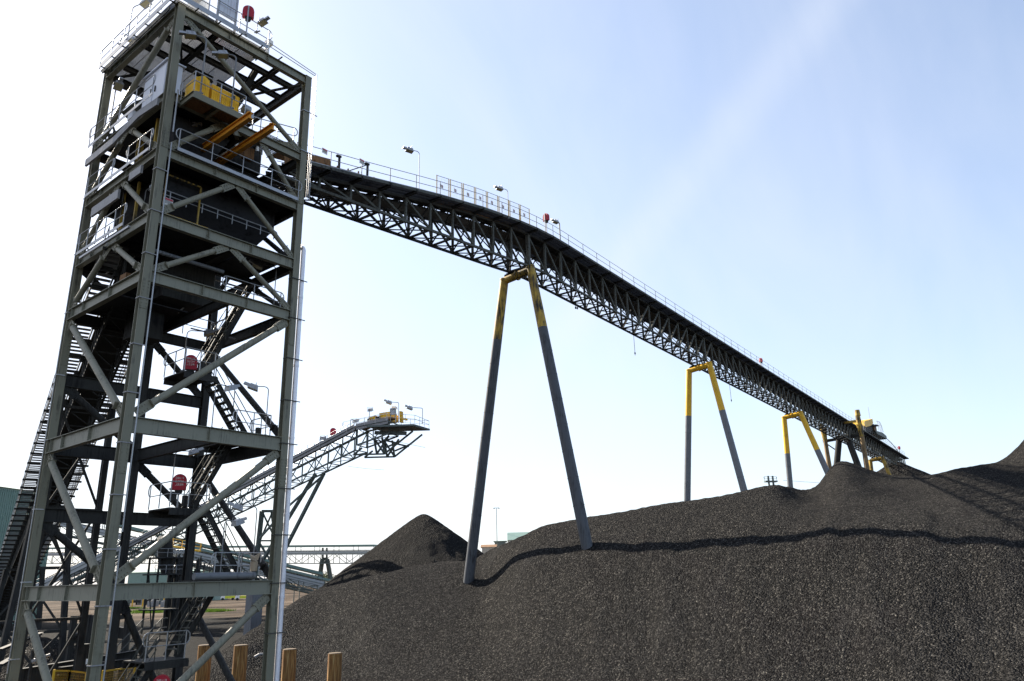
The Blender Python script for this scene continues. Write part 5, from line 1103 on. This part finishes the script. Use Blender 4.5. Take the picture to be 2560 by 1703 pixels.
# dark steel hopper frame on the ground
t = thing('hopper_frame', 'dark open steel hopper frame on legs with coal spilt on its ledge', 'hopper', AD(250, 1600, 44))
q1, q2, q3, q4 = AD(183, 1545, 44), AD(232, 1540, 44), AD(290, 1540, 43), AD(322, 1538, 43)
mb = MB()
for u, v in ((186, 1540), (228, 1538), (292, 1542), (322, 1538)): a = AD(u, v, 44); mb.bar((a.x, a.y, .2), a, .3, .3, (1, 0, 0))
mb.bar(AD(186, 1546, 44), AD(228, 1542, 44), .2, .25); mb.bar(AD(292, 1545, 44), AD(322, 1540, 44), .2, .25); mb.bar(AD(180, 1594, 44), AD(220, 1594, 44), .9, .5); mb.bar(AD(290, 1580, 44), AD(322, 1584, 44), .6, .6); mb.build('frame', 'inner', t)
mb = MB(); a = AD(205, 1588, 44); mb.hexa([a+V(-.7, -.4, -.1), a+V(.7, -.4, -.1), a+V(.7, .4, -.1), a+V(-.7, .4, -.1), a+V(0, -.2, .1), a+V(.6, -.3, .3), a+V(.5, .2, .28), a+V(-.1, .1, .1)]); mb.build('spilt_coal', 'coalyard', t)
# long dark skirt beams / kerb walls at the bottom left
def wall(u0, v0, u1, v1, d0, d1, h, label, mat='inner', name='retaining_beam'):
    a = AD(u0, v0, d0); b = AD(u1, v1, d1); t = thing(name, label, 'steel beam', a.lerp(b, .5), 'long steel beams lying round the tower foot'); mb = MB(); mb.ibeam(a+V(0, 0, -h/2), b+V(0, 0, -h/2), .3, h); mb.build('beam', mat, t)
wall(52, 1672, 345, 1625, 33, 37, .75, 'long dark plate beam crossing behind the left tube brace'); wall(150, 1668, 320, 1647, 33.4, 36, .35, 'shorter lower beam in front of the long plate beam')
wall(0, 1622, 105, 1580, 40, 43, .12, 'thin rail sloping up behind the left column'); wall(0, 1660, 60, 1626, 36, 38, .12, 'lower thin rail sloping up at the left edge')
# short steel post with red and white tag
a = AD(212, 1612, 34); t = thing('marker_post', 'short dark steel post left of the front column', 'post', (a.x, a.y, 0)); mb = MB(); mb.ibeam((a.x, a.y, 0), (a.x, a.y, a.z), .32, .3, (0, 1, 0)); mb.build('shaft', 'inner', t); mb = MB(); mb.box((a.x, a.y, a.z+.02), (.36, .34, .03)); mb.build('cap', 'truss', t)
a = AD(221, 1654, 30); t = thing('marker_plate', 'small red and white plate beside the front column', 'sign', a); mb = MB(); mb.bar(a-V(.07, -.06, 0), a-V(.01, -.01, 0), .02, .2); mb.build('white_half', 'white', t); mb = MB(); mb.bar(a-V(.01, -.01, 0), a+V(.06, -.06, 0), .02, .2); mb.bar(a, a-V(0, 0, 1.5), .03, .03); mb.build('red_half', 'signred', t)
# ground level steps with handrails
t = thing('ground_steps', 'low flight of steel steps with bent handrails behind the front column', 'steps', AD(320, 1640, 37))
mb = MB(); P0, P1 = AD(285, 1672, 36), AD(352, 1600, 38.5)
for s in (0, 1.0): mb.channel(P0+V(s*.6, -s*.75, 0), P1+V(s*.6, -s*.75, 0), .05, .2)
for k in range(8): c = P0.lerp(P1, (k+.5)/8); mb.bar(c, c+V(.6, -.75, 0), .25, .03)
mb.build('treads', 'truss', t); mb = MB()
for s in (0, 1.0):
    o = V(s*.6, -s*.75, 0); a, b = P0+o, P1+o
    for h in (1.0, .55): mb.path([a+V(0, 0, h), b+V(0, 0, h), b+V(.5, .35, h)], .025, 6)
    for k in (0.02, .5, 1): c = a.lerp(b, k); mb.tube(c, c+V(0, 0, 1), .025, 6)
mb.build('handrail', 'truss', t)
# wrapped valve on the lowest landing and another below
def wrapped(p, s, label):
    p = Vector(p); t = thing('wrapped_valve', label, 'valve', p, 'cloth-wrapped valves'); mb = MB(); mb.tube(p, p+V(0, 0, .42*s), .15*s, 12, .17*s); mb.tube(p+V(0, 0, .42*s), p+V(.03, 0, .5*s), .17*s, 12, .1*s); mb.build('wrapping', 'cloth', t)
    mb = MB(); c = p+V(0, 0, .6*s); mb.prism([c+V(-.2, .1, .1)*s, c+V(-.05, .05, -.15)*s, c+V(.12, -.1, -.12)*s, c+V(.22, -.12, .2)*s, c+V(.0, 0, .05)*s], V(.05, .1, .03)); mb.build('cap', 'cloth', t)
    mb = MB(); mb.bar(p-V(0, 0, .9*s), p, .12*s, .12*s, (1, 0, 0)); mb.build('post', 'leggrey', t)
wrapped(AY(634, 1428, .4), .9, 'tan cloth-wrapped valve on the lowest landing at the right'); wrapped(AD(355, 1622, 36), .9, 'pale wrapped valve beside the ground steps')
mb = MB()
a = AD(80, 1655, 31); t = thing('spray_nozzle', 'grey metal spray nozzle on a dark stem at the bottom left', 'nozzle', a); mb = MB(); mb.tube(a, a+V(.55, -.3, .25), .11, 10, .05); mb.build('barrel', 'tray', t); mb = MB(); mb.bar(a-V(0, 0, 1.2), a+V(-.02, .02, .45), .12, .1, (1, 0, 0)); mb.tube(a+V(-.05, 0, .45), a+V(.12, -.1, .5), .07, 8); mb.build('stem', 'inner', t)
a = AD(665, 1635, 38); t = thing('spray_nozzle', 'pale curved spray nozzle low beside the right column', 'nozzle', a); mb = MB(); mb.path([a+V(-.45, .3, -.12), a+V(-.25, .2, .0), a], .06, 8); mb.box(a+V(.12, -.1, 0), (.2, .2, .16)); mb.build('barrel', 'tray', t); mb = MB(); mb.bar(a+V(.2, -.15, -1.5), a+V(.2, -.15, .7), .1, .1, (1, 0, 0)); mb.build('stem', 'inner', t)

# grass strips: one mass, nobody could count the blades
def grass(label, c, rx, ry, n, h):
    vs = []; fs = []
    for k in range(n):
        a = RNG.uniform(0, 6.28); r = math.sqrt(RNG.uniform()); x = c[0]+r*rx*math.cos(a)*math.cos(.64)-r*ry*math.sin(a)*math.sin(.64); y = c[1]+r*rx*math.cos(a)*math.sin(.64)+r*ry*math.sin(a)*math.cos(.64)
        b = RNG.uniform(0, 6.28); w2 = .05; hh = h*RNG.uniform(.5, 1.2); lx, ly = RNG.normal(0, .12, 2); i = len(vs)
        vs += [(x-w2*math.cos(b), y-w2*math.sin(b), 0), (x+w2*math.cos(b), y+w2*math.sin(b), 0), (x+lx, y+ly, hh)]; fs.append((i, i+1, i+2))
    mb = MB(); mb.add(vs, fs); tag(mb.build('grass', 'grass', None), label, 'grass', kind='stuff')
ga = AZ(410, 1526, 0.2); gd_ = Vector((_r0[0], _r0[1], 0)); gc = AZ(520, 1518, .2)
def grass2(label, p, q, wd, n, h):
    vs = []; fs = []; d = (q-p); s = Vector((-d.y, d.x, 0)).normalized()
    for k in range(n):
        t_ = RNG.uniform(); e = RNG.normal(0, .4)*wd*(1-abs(2*t_-1)**3); c = p+d*t_+s*e; b = RNG.uniform(0, 6.28); w2 = .07; hh = h*RNG.uniform(.4, 1.2); lx, ly = RNG.normal(0, .15, 2); i = len(vs)
        vs += [(c.x-w2*math.cos(b), c.y-w2*math.sin(b), 0), (c.x+w2*math.cos(b), c.y+w2*math.sin(b), 0), (c.x+lx, c.y+ly, hh)]; fs.append((i, i+1, i+2))
    mb = MB(); mb.add(vs, fs); tag(mb.build('grass', 'grass', None), label, 'grass', kind='stuff')
grass2('bright green grass strip behind the tower foot', AZ(362, 1529, 0), AZ(446, 1531, 0), 7, 9000, .7); grass2('grass patch right of the stair stringer', AZ(520, 1528, 0), AZ(552, 1530, 0), 4, 2500, .6); grass2('small grass patch at the left behind the tower', AZ(300, 1522, 0), AZ(336, 1522, 0), 5, 1800, .5)
mb = MB()
def bund(x, y): return 1.0*np.exp(-(((x-88)*.62-(y-66)*.78)/3.2)**2)*np.exp(-(((x-88)*.78+(y-66)*.62)/30)**2)*(1+.5*fnoise(x, y, 4, 4, 2))-.1
# trees far away
def tree(u, v, dist, h, rad, label, seed):
    rr = np.random.default_rng(seed); a = AD(u, v, dist); t = thing('tree', label, 'tree', (a.x, a.y, 0), 'far trees on the horizon'); mb = MB(); mb.tube((a.x, a.y, 0), (a.x+.2, a.y, h*.6), h*.03, 7, h*.012)
    cl = []
    for k in range(5):
        an = rr.uniform(0, 6.28); e = (a.x+math.cos(an)*rad*.55, a.y+math.sin(an)*rad*.55, h*rr.uniform(.6, .9)); cl.append(e); mb.tube((a.x+.1, a.y, h*.35), e, h*.012, 5, h*.005)
    mb.build('trunk', 'bark', t); vs = []; fs = []
    cl += [(a.x, a.y, h*.85)]
    for k in range(1400):
        c = cl[k % len(cl)]; d = rr.normal(0, rad*.27, 3); p = (c[0]+d[0], c[1]+d[1], c[2]+d[2]*.7); s = rad*.07; i = len(vs)
        e1 = rr.normal(0, s, 3); e2 = rr.normal(0, s, 3); vs += [p, (p[0]+e1[0], p[1]+e1[1], p[2]+e1[2]), (p[0]+e2[0], p[1]+e2[1], p[2]+e2[2])]; fs.append((i, i+1, i+2))
    mb = MB(); mb.add(vs, fs); mb.build('crown', 'leaf', t)
tree(812, 1462, 300, 9, 5, 'pale bushy tree between the legs of the far arched trestle', 1)
for k, (u, lb) in enumerate(((700, 'right of the tower column'), (770, 'under the low conveyor'), (560, 'behind the trucks'), (620, 'behind the blue-grey post'), (30, 'at the far left below the shed'))): tree(u, 1465, 420+k*30, 8+k % 3, 6, 'small hazy tree on the horizon '+lb, 10+k)
# blue-grey concrete post seen behind the lowest beam
a = AD(636, 1500, 60); t = thing('concrete_post', 'square blue-grey post beyond the lowest beam, left of the right column', 'post', (a.x, a.y, 0)); mb = MB(); mb.box((a.x, a.y, 3.1), (.95, .95, 6.2)); mb.build('shaft', 'leggrey', t); mb = MB(); mb.box((a.x, a.y, 6.26), (1.1, 1.1, .12)); mb.build('cap', 'leggrey', t)
